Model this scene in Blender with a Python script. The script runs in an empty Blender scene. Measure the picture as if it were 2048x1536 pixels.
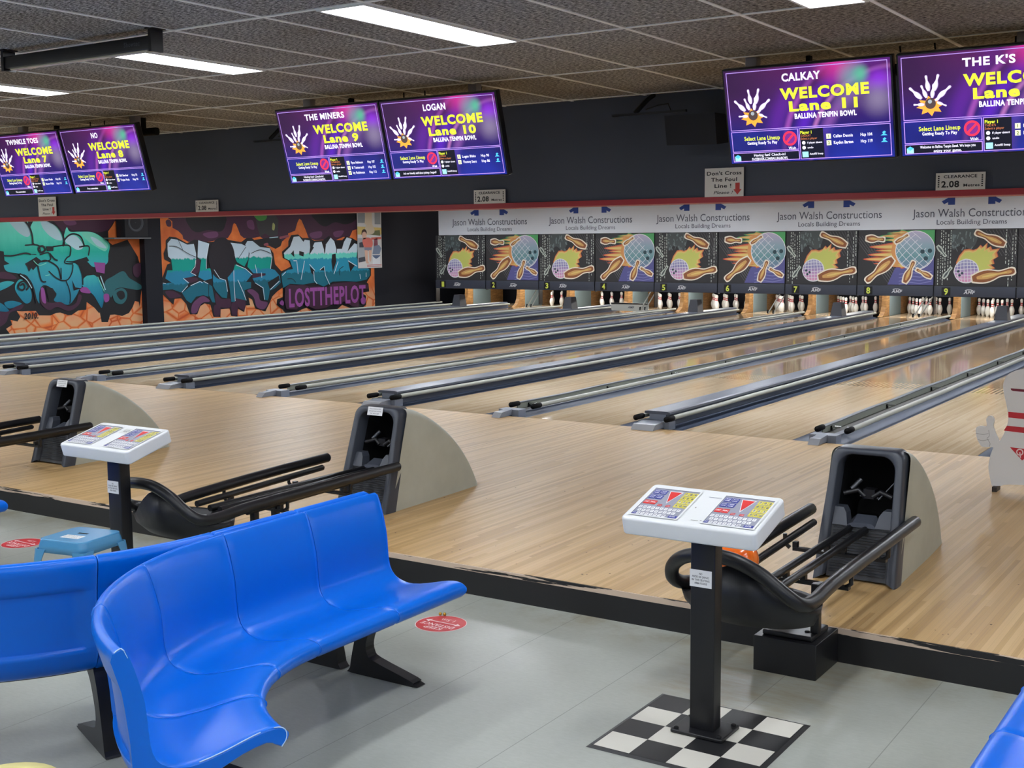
import bpy, bmesh, math, random
from mathutils import Vector, Matrix
random.seed(7)
SC = bpy.context.scene
COL = SC.collection
PI = math.pi

# ------------------------------------------------------------------ camera, world, exposure
# lane frame: x across the lanes (0 = divider between lanes 9 and 10), y down the lanes (0 = foul line), z up (0 = lane surface)
CAM_F = 2451.92                      # focal length in pixels of a 2048 px wide frame
CAM_POS = (5.2206, -10.2715, 1.7606)
CAM_YAW, CAM_PITCH, CAM_ROLL = 0.5836, -0.1158, -0.0086
def make_camera():
    cam = bpy.data.cameras.new('camera')
    ob = bpy.data.objects.new('camera', cam); COL.objects.link(ob)
    cam.sensor_width = 36.0; cam.sensor_fit = 'HORIZONTAL'; cam.lens = CAM_F / 2048 * 36.0
    cam.clip_start = 0.05; cam.clip_end = 200
    cy, sy = math.cos(CAM_YAW), math.sin(CAM_YAW)
    fwd = Vector((-sy * math.cos(CAM_PITCH), cy * math.cos(CAM_PITCH), math.sin(CAM_PITCH)))
    right = Vector((cy, sy, 0)); up = right.cross(fwd)
    r = right * math.cos(CAM_ROLL) + up * math.sin(CAM_ROLL)
    u = -right * math.sin(CAM_ROLL) + up * math.cos(CAM_ROLL)
    m = Matrix((r, u, -fwd)).transposed().to_4x4(); m.translation = Vector(CAM_POS)
    ob.matrix_world = m
    SC.camera = ob
make_camera()
world = bpy.data.worlds.new('world'); SC.world = world; world.use_nodes = True
world.node_tree.nodes['Background'].inputs[0].default_value = (0.5, 0.5, 0.52, 1)
world.node_tree.nodes['Background'].inputs[1].default_value = 0.0
SC.view_settings.view_transform = 'Standard'; SC.view_settings.look = 'None'
SC.view_settings.exposure = 0.0; SC.view_settings.gamma = 1.0; SC.view_settings.use_curve_mapping = False
SC.cycles.max_bounces = 8; SC.cycles.diffuse_bounces = 4; SC.cycles.glossy_bounces = 4
SC.cycles.use_denoising = True
SC.cycles.sample_clamp_indirect = 6.0
LAMP = 23.5            # radiance of the ceiling panels over the approach
LAMP_FAR = 78.0        # radiance of the panels beyond the bulkhead
PIN_LAMP = 60.0         # tubes over the pin decks

# ------------------------------------------------------------------ dimensions
LANE_W = 1.0541
WW, WN = 0.6691, 0.5164                # wide dividers (inside a pair), narrow ones (between pairs)
PITCH = 2 * LANE_W + WW + WN
FZ = -0.16                             # concourse floor
STEP_Y = -4.94
CEIL = 2.775
BULK_Y, BULK_Z = -2.40, 2.013
WALL_X = -16.0
MASK_Y = 16.38
def div_x(n):                          # divider between lane n and lane n+1
    return (n - 9) // 2 * PITCH if n % 2 else (n - 10) // 2 * PITCH + PITCH / 2
def div_w(n): return WW if n % 2 else WN
def lane_x(n): return div_x(n) - div_w(n) / 2 - LANE_W / 2

# ------------------------------------------------------------------ materials
def lin(c):
    o = []
    for v in c:
        v = v / 255.0
        o.append(v / 12.92 if v <= 0.04045 else ((v + 0.055) / 1.055) ** 2.4)
    return (o[0], o[1], o[2], 1.0)
MATS = {}
def mat(name, rgb, rough=0.5, metal=0.0, spec=0.5, coat=0.0, emit=0.0):
    if name in MATS: return MATS[name]
    m = bpy.data.materials.new(name); m.use_nodes = True
    b = m.node_tree.nodes['Principled BSDF']
    b.inputs['Base Color'].default_value = lin(rgb)
    b.inputs['Roughness'].default_value = rough
    b.inputs['Metallic'].default_value = metal
    b.inputs['Specular IOR Level'].default_value = spec
    b.inputs['Coat Weight'].default_value = coat
    b.inputs['Coat Roughness'].default_value = 0.06
    if emit:
        b.inputs['Emission Color'].default_value = lin(rgb); b.inputs['Emission Strength'].default_value = emit
    m.diffuse_color = lin(rgb)
    MATS[name] = m
    return m
class NM:
    """node material helper"""
    def __init__(s, name, rough=0.5, spec=0.5, coat=0.0, metal=0.0):
        s.m = bpy.data.materials.new(name); s.m.use_nodes = True; MATS[name] = s.m
        s.t = s.m.node_tree; s.b = s.t.nodes['Principled BSDF']
        s.b.inputs['Roughness'].default_value = rough; s.b.inputs['Specular IOR Level'].default_value = spec
        s.b.inputs['Coat Weight'].default_value = coat; s.b.inputs['Coat Roughness'].default_value = 0.06
        s.b.inputs['Metallic'].default_value = metal
        s.tc = s.t.nodes.new('ShaderNodeTexCoord')
    def put(s, sock, v):
        if hasattr(v, 'is_output') or isinstance(v, bpy.types.NodeSocket): s.t.links.new(v, sock)
        else: sock.default_value = v
    def obj(s): return s.tc.outputs['Object']
    def sep(s, v=None):
        n = s.t.nodes.new('ShaderNodeSeparateXYZ'); s.put(n.inputs[0], v or s.obj()); return n.outputs
    def comb(s, x, y, z):
        n = s.t.nodes.new('ShaderNodeCombineXYZ')
        for i, v in enumerate((x, y, z)): s.put(n.inputs[i], v)
        return n.outputs[0]
    def ma(s, op, a, b=0.0, c=0.0, clamp=False):
        n = s.t.nodes.new('ShaderNodeMath'); n.operation = op; n.use_clamp = clamp
        s.put(n.inputs[0], a); s.put(n.inputs[1], b)
        if op in ('MULTIPLY_ADD', 'SMOOTH_MIN', 'COMPARE'): s.put(n.inputs[2], c)
        return n.outputs[0]
    def mr(s, v, a, b, c=0.0, d=1.0, smooth=True):
        n = s.t.nodes.new('ShaderNodeMapRange'); n.clamp = True
        if smooth: n.interpolation_type = 'SMOOTHSTEP'
        for i, x in enumerate((v, a, b, c, d)): s.put(n.inputs[i], x)
        return n.outputs[0]
    def noise(s, vec, scale=1.0, detail=2.0, rough=0.5, color=False):
        n = s.t.nodes.new('ShaderNodeTexNoise'); s.put(n.inputs['Vector'], vec)
        n.inputs['Scale'].default_value = scale; n.inputs['Detail'].default_value = detail; n.inputs['Roughness'].default_value = rough
        return n.outputs['Color' if color else 'Fac']
    def white(s, vec):
        n = s.t.nodes.new('ShaderNodeTexWhiteNoise'); n.noise_dimensions = '3D'; s.put(n.inputs['Vector'], vec); return n.outputs['Value']
    def voro(s, vec, scale, feature='F1'):
        n = s.t.nodes.new('ShaderNodeTexVoronoi'); n.feature = feature; s.put(n.inputs['Vector'], vec); n.inputs['Scale'].default_value = scale
        return n.outputs['Distance']
    def ramp(s, f, stops, interp='LINEAR'):
        n = s.t.nodes.new('ShaderNodeValToRGB'); cr = n.color_ramp; cr.interpolation = interp
        while len(cr.elements) < len(stops): cr.elements.new(0.5)
        for e, (p, c) in zip(cr.elements, stops): e.position = p; e.color = lin(c)
        s.put(n.inputs[0], f); return n.outputs[0]
    def mix(s, f, a, b, mode='MIX'):
        n = s.t.nodes.new('ShaderNodeMix'); n.data_type = 'RGBA'; n.blend_type = mode
        s.put(n.inputs[0], f)
        for i, v in ((6, a), (7, b)):
            s.put(n.inputs[i], lin(v) if isinstance(v, tuple) and len(v) == 3 else v)
        return n.outputs[2]
    def color(s, v): s.put(s.b.inputs['Base Color'], v)
    def rough(s, v): s.put(s.b.inputs['Roughness'], v)
    def emit(s, v, k=1.0):
        s.put(s.b.inputs['Emission Color'], v); s.b.inputs['Emission Strength'].default_value = k
    def bump(s, h, dist=0.01, k=0.5):
        n = s.t.nodes.new('ShaderNodeBump'); s.put(n.inputs['Height'], h); n.inputs['Distance'].default_value = dist; n.inputs['Strength'].default_value = k
        s.t.links.new(n.outputs[0], s.b.inputs['Normal'])

# ------------------------------------------------------------------ mesh builder
_TXT = {}
def text_polys(body, bold=0.0):
    key = (body, bold)
    if key in _TXT: return _TXT[key]
    cu = bpy.data.curves.new('lettering_curve', 'FONT'); cu.body = body; cu.size = 1.0; cu.offset = bold; cu.resolution_u = 3; cu.space_character = 1.0 + bold * 3.0
    ob = bpy.data.objects.new('lettering_curve', cu); COL.objects.link(ob)
    bpy.context.view_layer.update()
    dg = bpy.context.evaluated_depsgraph_get()
    me = bpy.data.meshes.new_from_object(ob.evaluated_get(dg))
    vs = [(v.co.x, v.co.y) for v in me.vertices]; fs = [tuple(p.vertices) for p in me.polygons]
    bpy.data.objects.remove(ob); bpy.data.curves.remove(cu); bpy.data.meshes.remove(me)
    _TXT[key] = (vs, fs)
    return _TXT[key]
CAP_H = max(y for x, y in text_polys('H')[0])
class MB:
    def __init__(s):
        s.v = []; s.f = []; s.mi = []; s.mats = []; s.sm = []
    def mid(s, m):
        if m not in s.mats: s.mats.append(m)
        return s.mats.index(m)
    def add(s, vs, fs, m, smooth=False):
        o = len(s.v); k = s.mid(m)
        s.v += [tuple(p) for p in vs]
        for f in fs: s.f.append(tuple(i + o for i in f)); s.mi.append(k); s.sm.append(smooth)
    def box(s, a, b, m):
        x0, y0, z0 = a; x1, y1, z1 = b
        s.add([(x0, y0, z0), (x1, y0, z0), (x1, y1, z0), (x0, y1, z0), (x0, y0, z1), (x1, y0, z1), (x1, y1, z1), (x0, y1, z1)],
              [(0, 3, 2, 1), (4, 5, 6, 7), (0, 1, 5, 4), (1, 2, 6, 5), (2, 3, 7, 6), (3, 0, 4, 7)], m)
    def rings(s, rs, m, closed=True, caps=True, smooth=True, loop=False):
        n = len(rs[0]); vs = [p for r in rs for p in r]; fs = []
        R = len(rs)
        for i in range(R if loop else R - 1):
            j = (i + 1) % R
            for k in range(n if closed else n - 1):
                l = (k + 1) % n
                fs.append((i * n + k, i * n + l, j * n + l, j * n + k))
        s.add(vs, fs, m, smooth)
        if caps and not loop:
            s.add(rs[0], [tuple(range(n))[::-1]], m, False); s.add(rs[-1], [tuple(range(n))], m, False)
    def tube(s, pts, r, m, seg=10, caps=True, loop=False):
        P = [Vector(p) for p in pts]; n = len(P); rs = []
        rr = r if isinstance(r, (list, tuple)) else [r] * n
        prev = None
        for i in range(n):
            if loop: t = (P[(i + 1) % n] - P[i - 1])
            else: t = P[min(i + 1, n - 1)] - P[max(i - 1, 0)]
            t.normalize()
            if prev is None:
                a = Vector((0, 0, 1)) if abs(t.z) < 0.9 else Vector((1, 0, 0))
                u = t.cross(a).normalized()
            else:
                u = prev - t * prev.dot(t); u.normalize()
            prev = u; w = t.cross(u)
            rs.append([P[i] + (u * math.cos(2 * PI * k / seg) + w * math.sin(2 * PI * k / seg)) * rr[i] for k in range(seg)])
        s.rings(rs, m, caps=caps, loop=loop)
    def rod(s, a, b, r, m, seg=12): s.tube([a, b], r, m, seg)
    def lathe(s, prof, m, seg=20, c=(0, 0, 0)):
        rs = [[(c[0] + r * math.cos(2 * PI * k / seg), c[1] + r * math.sin(2 * PI * k / seg), c[2] + z) for k in range(seg)] for r, z in prof]
        s.rings(rs, m)
    def prism(s, poly, T0, T1, m, smooth=False):
        """poly of 2D points; T0, T1 map them to the two end planes"""
        a = [T0(*p) for p in poly]; b = [T1(*p) for p in poly]
        s.rings([a, b], m, smooth=smooth)
    def rbox(s, a, b, m, r=0.01, axis=2, seg=4, er=None):
        """box with rounded edges: rounded rectangle swept along axis, ends pulled in"""
        ax = [i for i in range(3) if i != axis]
        er = r if er is None else er
        x0, x1 = a[ax[0]], b[ax[0]]; y0, y1 = a[ax[1]], b[ax[1]]; z0, z1 = a[axis], b[axis]
        def ring(ins, z):
            q = max(r - ins, 0.0005); o = []
            for cx, cy, st in ((x1 - ins - q, y1 - ins - q, 0), (x0 + ins + q, y1 - ins - q, 1), (x0 + ins + q, y0 + ins + q, 2), (x1 - ins - q, y0 + ins + q, 3)):
                for k in range(seg + 1):
                    t = PI / 2 * (st + k / seg); p = [0, 0, 0]
                    p[ax[0]] = cx + q * math.cos(t); p[ax[1]] = cy + q * math.sin(t); p[axis] = z; o.append(tuple(p))
            return o
        rs = []
        for k in range(seg + 1):
            t = PI / 2 * k / seg; rs.append(ring(er * (1 - math.sin(t)), z0 + er * (1 - math.cos(t))))
        for k in range(seg + 1):
            t = PI / 2 * (1 - k / seg); rs.append(ring(er * (1 - math.sin(t)), z1 - er * (1 - math.cos(t))))
        s.rings(rs, m)
    def poly(s, pts, T, m, lay=0.0): s.add([T(x, y, lay) for x, y in pts], [tuple(range(len(pts)))], m)
    def quad(s, x0, y0, x1, y1, T, m, lay=0.0): s.poly([(x0, y0), (x1, y0), (x1, y1), (x0, y1)], T, m, lay)
    def stroke(s, pts, w, T, m, lay=0.0):
        n = len(pts); L = []; R = []
        for i in range(n):
            a = pts[max(i - 1, 0)]; b = pts[min(i + 1, n - 1)]
            dx, dy = b[0] - a[0], b[1] - a[1]; d = math.hypot(dx, dy) or 1
            nx, ny = -dy / d * w / 2, dx / d * w / 2
            L.append((pts[i][0] + nx, pts[i][1] + ny)); R.append((pts[i][0] - nx, pts[i][1] - ny))
        vs = [T(x, y, lay) for x, y in L + R]
        s.add(vs, [(i, i + 1, n + i + 1, n + i) for i in range(n - 1)], m)
    def disc(s, cx, cy, r, T, m, lay=0.0, ry=None, seg=28):
        ry = ry or r
        s.poly([(cx + r * math.cos(2 * PI * k / seg), cy + ry * math.sin(2 * PI * k / seg)) for k in range(seg)], T, m, lay)
    def ringd(s, cx, cy, r, w, T, m, lay=0.0, seg=28):
        pts = [(cx + r * math.cos(2 * PI * k / seg), cy + r * math.sin(2 * PI * k / seg)) for k in range(seg + 1)]
        s.stroke(pts, w, T, m, lay)
    def text(s, body, cx, cy, h, T, m, lay=0.0, width=None, bold=0.0, align='C', slant=0.0):
        vs, fs = text_polys(body, bold)
        if not vs: return
        x0 = min(p[0] for p in vs); x1 = max(p[0] for p in vs)
        ky = h / CAP_H; kx = (width / (x1 - x0)) if width else ky
        ox = (x0 + x1) / 2 if align == 'C' else x0
        s.add([T(cx + (x - ox) * kx + slant * y * ky, cy + (y - CAP_H / 2) * ky, lay) for x, y in vs], fs, m)
    def build(s, name, parent=None, recalc=True, bevel=None):
        me = bpy.data.meshes.new(name)
        me.from_pydata(s.v, [], s.f)
        for m in s.mats: me.materials.append(m)
        me.polygons.foreach_set('material_index', s.mi); me.polygons.foreach_set('use_smooth', s.sm)
        me.update()
        if recalc:
            bm = bmesh.new(); bm.from_mesh(me); bmesh.ops.recalc_face_normals(bm, faces=bm.faces); bm.to_mesh(me); bm.free()
        ob = bpy.data.objects.new(name, me); COL.objects.link(ob)
        if parent is not None: ob.parent = parent
        return ob
def tag(o, label=None, cat=None, group=None, kind=None):
    if label: o['label'] = label
    if cat: o['category'] = cat
    if group: o['group'] = group
    if kind: o['kind'] = kind
    return o
def thing(name, label, cat, loc=(0, 0, 0), rz=0.0, group=None):
    o = bpy.data.objects.new(name, None); COL.objects.link(o)
    o.empty_display_size = 0.1
    o.location = loc; o.rotation_euler = (0, 0, rz)
    return tag(o, label, cat, group)
def struct(name, mb): return tag(mb.build(name), kind='structure')
KIDS = {}
def copy_tree(o, parent=None):
    c = o.copy(); COL.objects.link(c)
    if parent is not None: c.parent = parent
    for ch in list(o.children): copy_tree(ch, c)
    return c
def smooth2(pts, n=5, closed=True):
    N = len(pts); o = []
    for i in range(N if closed else N - 1):
        if closed: p0, p1, p2, p3 = pts[i - 1], pts[i], pts[(i + 1) % N], pts[(i + 2) % N]
        else: p0, p1, p2, p3 = pts[max(i - 1, 0)], pts[i], pts[i + 1], pts[min(i + 2, N - 1)]
        for k in range(n):
            t = k / n; t2 = t * t; t3 = t2 * t
            o.append(tuple(0.5 * (2 * p1[d] + (p2[d] - p0[d]) * t + (2 * p0[d] - 5 * p1[d] + 4 * p2[d] - p3[d]) * t2 + (3 * p1[d] - p0[d] - 3 * p2[d] + p3[d]) * t3) for d in range(len(p1))))
    if not closed: o.append(tuple(pts[-1]))
    return o
def plane_T(o, ux, uy, nrm):
    o, ux, uy, nrm = Vector(o), Vector(ux), Vector(uy), Vector(nrm)
    return lambda x, y, l=0.0: o + ux * x + uy * y + nrm * l
PIN_P = [(0, 2.03), (.75, 2.83), (2.25, 3.9), (3.4, 4.5), (4.5, 4.76), (5.875, 4.51), (7.25, 3.7), (8.625, 2.47), (9.375, 1.96), (10, 1.8), (10.875, 1.87), (11.75, 2.09), (12.625, 2.36), (13.5, 2.55), (14.2, 2.25), (14.7, 1.6), (14.95, .7)]
def pin2d(cx, cy, L, ang, wk=1.0, grow=0.0):
    """outline of a bowling pin lying at an angle; (cx, cy) its centre, foot at -L/2"""
    k = L / 15.0; up = []; dn = []
    for h, d in PIN_P:
        g = grow
        t = (h / 15.0 - 0.5) * (L + 2 * g); r = d / 2 * k * wk + g
        up.append((t, r)); dn.append((t, -r))
    c, s_ = math.cos(ang), math.sin(ang)
    return [(cx + x * c - y * s_, cy + x * s_ + y * c) for x, y in up + dn[::-1]]
# ------------------------------------------------------------------ surface materials
def wood_boards(name, board, stops, rough=0.25, coat=0.0, long=1.4, grain=0.25, deck=False, spec=0.5):
    n = NM(name, rough=rough, coat=coat, spec=spec)
    x, y, z = n.sep()[0:3]
    bx = n.ma('DIVIDE', x, board)
    idx = n.ma('FLOOR', bx)
    r1 = n.white(n.comb(idx, 3.3, 1.7))
    seg = n.ma('FLOOR', n.ma('ADD', n.ma('DIVIDE', y, long), n.ma('MULTIPLY', r1, 7.0)))
    r2 = n.white(n.comb(idx, seg, 0.5))
    g = n.noise(n.comb(n.ma('MULTIPLY', x, 95.0), n.ma('MULTIPLY', y, 1.3), n.ma('MULTIPLY', r2, 9.0)), 1.0, 3.0, 0.55)
    big = n.noise(n.comb(n.ma('MULTIPLY', x, 0.9), n.ma('MULTIPLY', y, 0.35), 0.0), 1.0, 2.0)
    t = n.ma('ADD', n.ma('MULTIPLY', r2, 1.0 - grain - 0.25), n.ma('ADD', n.ma('MULTIPLY', g, grain), n.ma('MULTIPLY', big, 0.25)))
    c = n.ramp(t, stops)
    fr = n.ma('FRACT', bx)
    gap = n.ma('LESS_THAN', fr, 0.035)
    c = n.mix(n.ma('MULTIPLY', gap, 0.28), c, (70, 48, 30))
    if deck:
        # maple at both ends of the lane, pine between
        pine = n.ma('MULTIPLY', n.ma('GREATER_THAN', y, n.ma('ADD', 4.2, n.ma('MULTIPLY', n.ma('MODULO', n.ma('ABSOLUTE', idx), 2.0), 0.55))), n.ma('LESS_THAN', y, 17.2))
        c = n.mix(n.ma('MULTIPLY', pine, 0.85), c, n.ramp(t, [(0.2, (122, 94, 64)), (0.5, (150, 120, 86)), (0.8, (172, 140, 104))]))
    n.color(c)
    n.rough(n.mr(g, 0.2, 0.8, rough * 0.85, rough * 1.2))
    return n.m
M_APP = wood_boards('approach_boards', 0.0255, [(0.15, (154, 119, 75)), (0.40, (186, 151, 101)), (0.62, (203, 169, 119)), (0.9, (219, 189, 141))], rough=0.42, spec=0.35, grain=0.45)
M_LANE = wood_boards('lane_boards', 0.0255, [(0.15, (186, 158, 122)), (0.5, (210, 184, 148)), (0.9, (226, 204, 172))], rough=0.075, coat=0.0, deck=True, spec=0.33, grain=0.45)

n = NM('vinyl_floor', rough=0.38)
x, y, z = n.sep()[0:3]
base = n.noise(n.obj(), 1.3, 5.0, 0.6)
fine = n.noise(n.comb(n.ma('MULTIPLY', x, 26.0), n.ma('MULTIPLY', y, 70.0), 0.0), 1.0, 3.0, 0.7)
c = n.ramp(n.ma('ADD', n.ma('MULTIPLY', base, 0.7), n.ma('MULTIPLY', fine, 0.3)), [(0.3, (143, 145, 136)), (0.5, (157, 160, 151)), (0.7, (169, 172, 164))])
near = n.mr(y, STEP_Y - 0.40, STEP_Y - 0.02, 0.0, 1.0)
dirt = n.ma('MULTIPLY', near, n.mr(n.noise(n.obj(), 4.0, 4.0, 0.65), 0.35, 0.7, 0.0, 0.75))
c = n.mix(dirt, c, (128, 118, 92))
dx = n.ma('ABSOLUTE', n.ma('SUBTRACT', x, 3.25)); worn = n.ma('MULTIPLY', n.mr(dx, 0.55, 0.2, 0.0, 1.0), n.ma('MULTIPLY', n.mr(y, -6.0, -5.55, 0.0, 1.0), n.mr(n.noise(n.comb(n.ma('MULTIPLY', x, 2.0), n.ma('MULTIPLY', y, 7.0), 1.0), 2.0, 4.0, 0.7), 0.3, 0.75, 0.1, 0.85)))
c = n.mix(worn, c, (140, 130, 104))
sx = n.ma('FRACT', n.ma('DIVIDE', n.ma('ADD', x, 0.303 - 2.728 + 60.5), 0.605))
seam = n.ma('LESS_THAN', n.ma('ABSOLUTE', n.ma('SUBTRACT', sx, 0.5)), 0.0035)
c = n.mix(n.ma('MULTIPLY', seam, 0.55), c, (92, 92, 84))
n.color(c); n.rough(n.mr(base, 0.3, 0.7, 0.30, 0.46))
M_FLOOR = n.m

n = NM('woodwool_tile', rough=0.95, spec=0.1)
x, y, z = n.sep()[0:3]
w1 = n.noise(n.comb(n.ma('MULTIPLY', x, 1.0), n.ma('MULTIPLY', y, 3.0), 0.0), 42.0, 4.0, 0.75)
w2 = n.noise(n.obj(), 0.9, 2.0)
c = n.ramp(w1, [(0.40, (66, 65, 64)), (0.5, (150, 148, 146)), (0.60, (232, 230, 226))])
c = n.mix(n.mr(w2, 0.35, 0.7, 0.0, 0.5), c, (190, 164, 128), 'MULTIPLY')
n.color(c); n.bump(w1, 0.012, 0.8)
M_TILE = n.m
M_GRID = mat('ceiling_tee', (250, 250, 246), 0.5)
n = NM('bulkhead_paint', rough=0.6, spec=0.3)
n.color(n.ramp(n.noise(n.obj(), 0.7, 3.0), [(0.3, (74, 79, 90)), (0.7, (83, 88, 100))]))
M_BULK = n.m
M_RED = mat('red_trim_paint', (168, 50, 58), 0.45)
M_BLACKW = mat('black_wall_paint', (30, 31, 38), 0.7, spec=0.25)
M_GREYW = mat('grey_wall_paint', (150, 148, 144), 0.8)
M_RISER = mat('riser_black_rubber', (26, 26, 28), 0.45)
n = NM('chipped_edge', rough=0.6)
k = n.noise(n.comb(n.ma('MULTIPLY', n.sep()[0], 0.9), n.ma('MULTIPLY', n.sep()[2], 22.0), 0.0), 1.3, 6.0, 0.62)
n.color(n.ramp(k, [(0.47, (26, 26, 28)), (0.485, (206, 184, 162))], 'LINEAR'))
M_CHIP = n.m
M_LAMP = mat('lamp_panel', (243, 248, 255), 0.4, emit=LAMP)
M_LAMPF = mat('lamp_panel_far', (241, 247, 255), 0.4, emit=LAMP_FAR)
M_TUBE = mat('pin_deck_tube', (255, 252, 246), 0.4, emit=PIN_LAMP)
M_WHITE = mat('white_enamel', (226, 226, 222), 0.4)
M_BLACK = mat('black_satin', (20, 20, 23), 0.38)
M_BLACKM = mat('black_matte', (16, 16, 18), 0.75, spec=0.25)
M_CHROME = mat('chrome', (200, 200, 200), 0.2, metal=1.0)

# ------------------------------------------------------------------ room shell
b = MB(); b.box((WALL_X, -16, FZ - 0.2), (11, STEP_Y + 0.02, FZ), M_FLOOR); struct('floor', b)
b = MB(); b.box((WALL_X, STEP_Y + 0.012, FZ - 0.1), (11, -0.009, 0.0), M_APP); ap = struct('floor_approach', b)
b = MB(); rd = random.Random(11)
for k in range(150):
    px_, py_ = rd.uniform(-6, 6.5), STEP_Y + 0.15 + 3.6 * rd.random() ** 2.2
    b.disc(px_, py_, rd.uniform(.003, .0065), lambda x, y, l=0.0: (x, y, 0.0004), mat('dowel_dark', (70, 48, 34), 0.6), seg=8)
b.build('dowel_dots', ap, recalc=False)
b = MB(); b.box((WALL_X, STEP_Y, FZ - 0.05), (11, STEP_Y + 0.010, -0.030), M_RISER); struct('trim_1', b)
b = MB(); b.box((WALL_X, STEP_Y + 0.001, -0.030), (11, STEP_Y + 0.012, -0.001), M_CHIP); struct('trim_2', b)
b = MB(); b.box((WALL_X, -0.006, -0.35), (11, 20, -0.10), M_BLACKW); struct('floor_lanes', b)
b = MB(); b.box((WALL_X - 0.2, -16, FZ - 0.2), (WALL_X, 20, CEIL + 0.2), M_BLACKW); struct('wall_left', b)
b = MB(); b.box((11, -16, FZ - 0.2), (11.2, 20, CEIL + 0.2), M_GREYW); struct('wall_right', b)
b = MB(); b.box((WALL_X, 19.9, FZ - 0.2), (11, 20.1, CEIL + 0.2), M_BLACKW); struct('wall_back', b)
b = MB(); b.box((WALL_X, -16.2, FZ - 0.2), (11, -16, CEIL + 0.2), M_GREYW); struct('wall_front', b)
b = MB(); b.box((WALL_X, -16, CEIL), (11, 20, CEIL + 0.15), M_TILE); ceil = struct('ceiling', b)
b = MB()
gx = 1.761 - 0.5925 * 29
while gx < 11:
    if gx > WALL_X: b.box((gx - 0.010, -16, CEIL - 0.004), (gx + 0.010, BULK_Y, CEIL + 0.01), M_GRID)
    gx += 0.5925
gy = -4.923 + 1.224 * 2
while gy > -16:
    b.box((WALL_X, gy - 0.010, CEIL - 0.005), (11, gy + 0.010, CEIL + 0.01), M_GRID); gy -= 1.224
b.build('ceiling_grid', ceil)
b = MB(); b.box((WALL_X, BULK_Y, BULK_Z + 0.036), (11, BULK_Y + 0.25, CEIL), M_BULK); struct('wall_bulkhead', b)
b = MB(); b.box((WALL_X, BULK_Y - 0.02, BULK_Z), (11, BULK_Y + 0.27, BULK_Z + 0.038), M_RED); struct('trim_3', b)
b = MB(); b.box((WALL_X, 7.42, 0), (WALL_X + 0.16, 7.87, CEIL), M_BLACKW); struct('wall_pillar', b)
b = MB(); b.box((div_x(0) - 0.05, MASK_Y + 0.12, 2.55), (11, MASK_Y + 0.2, CEIL), M_BLACKW); struct('wall_over_pins', b)

# ------------------------------------------------------------------ ceiling lamps
def panel_lamp(x1, y0, label, group, m=None, visible=True, z=CEIL, L=1.195, W=0.245):
    t = thing('ceiling_lamp', label, 'light', (x1 - W / 2, y0 + L / 2, z), 0, group)
    f = MB()
    w, l, h = W / 2 + 0.012, L / 2 + 0.012, 0.012
    for a, c in (((-w, -l, -h), (w, -l + 0.014, 0.0)), ((-w, l - 0.014, -h), (w, l, 0.0)), ((-w, -l + 0.014, -h), (-w + 0.014, l - 0.014, 0.0)), ((w - 0.014, -l + 0.014, -h), (w, l - 0.014, 0.0))): f.box(a, c, M_WHITE)
    f.build('frame', t)
    d = MB(); d.box((-w + 0.013, -l + 0.013, -h + 0.003), (w - 0.013, l - 0.013, -0.001), m or M_LAMP); d.build('diffuser', t)
    return t
seen = {0: 'bright white ceiling panel above the space between the two middle screens and the approach', -1: 'bright white ceiling panel crossed by the hanging black tube light',
        -2: 'bright white ceiling panel cut by the left edge of the photo', 1: 'bright white ceiling panel just showing at the top edge above the right hand screens'}
for row, y0 in enumerate((-6.132, -8.58, -11.028, -13.476)):
    for k in range(-9, 6):
        if row == 0 and k in seen: lab, grp = seen[k], 'ceiling panels over the approach'
        elif row == 0: lab, grp = 'white ceiling panel over the approach beyond the sides of the photo', 'ceiling panels beside the photo'
        else: lab, grp = 'white ceiling panel over the seating behind the camera', 'ceiling panels behind the camera'
        if k < -7 and row > 0: continue
        panel_lamp(1.746 + 1.777 * k, y0, lab, grp)
for y0 in (1.2, 5.0, 9.0, 13.2):
    for k in range(-4, 3):
        panel_lamp(3.6 * k + 0.9, y0, 'white ceiling panel over the lanes hidden behind the bulkhead', 'ceiling panels behind the bulkhead', M_LAMPF)
# ------------------------------------------------------------------ lanes
M_GUT = mat('gutter_blue_grey', (62, 72, 92), 0.5, spec=0.25)
M_CAP = mat('divider_cap_grey', (90, 97, 111), 0.36)
M_ENDB = mat('end_block_grey', (136, 144, 158), 0.4)
M_TAPE = mat('duct_tape_silver', (188, 194, 202), 0.3)
M_RAIL = mat('bumper_rail_pale', (170, 173, 164), 0.45)
M_WEB = mat('bumper_web_grey_green', (136, 141, 130), 0.45)
M_FOAM = mat('black_foam_grip', (22, 22, 24), 0.8, spec=0.2)
for n_ in range(1, 15):
    x = lane_x(n_); b = MB()
    b.box((x - LANE_W / 2, 0.0, -0.04), (x + LANE_W / 2, 19.2, 0.0), M_LANE)
    o = b.build('bowling_lane')
    tag(o, 'polished wooden bowling lane running to the pins below mask number %d' % n_ if n_ < 10 else 'polished wooden bowling lane starting below the screen for lane %d' % n_ if n_ < 13 else 'polished wooden bowling lane beyond the right edge of the photo', 'bowling lane', 'polished wooden lanes')

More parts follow.
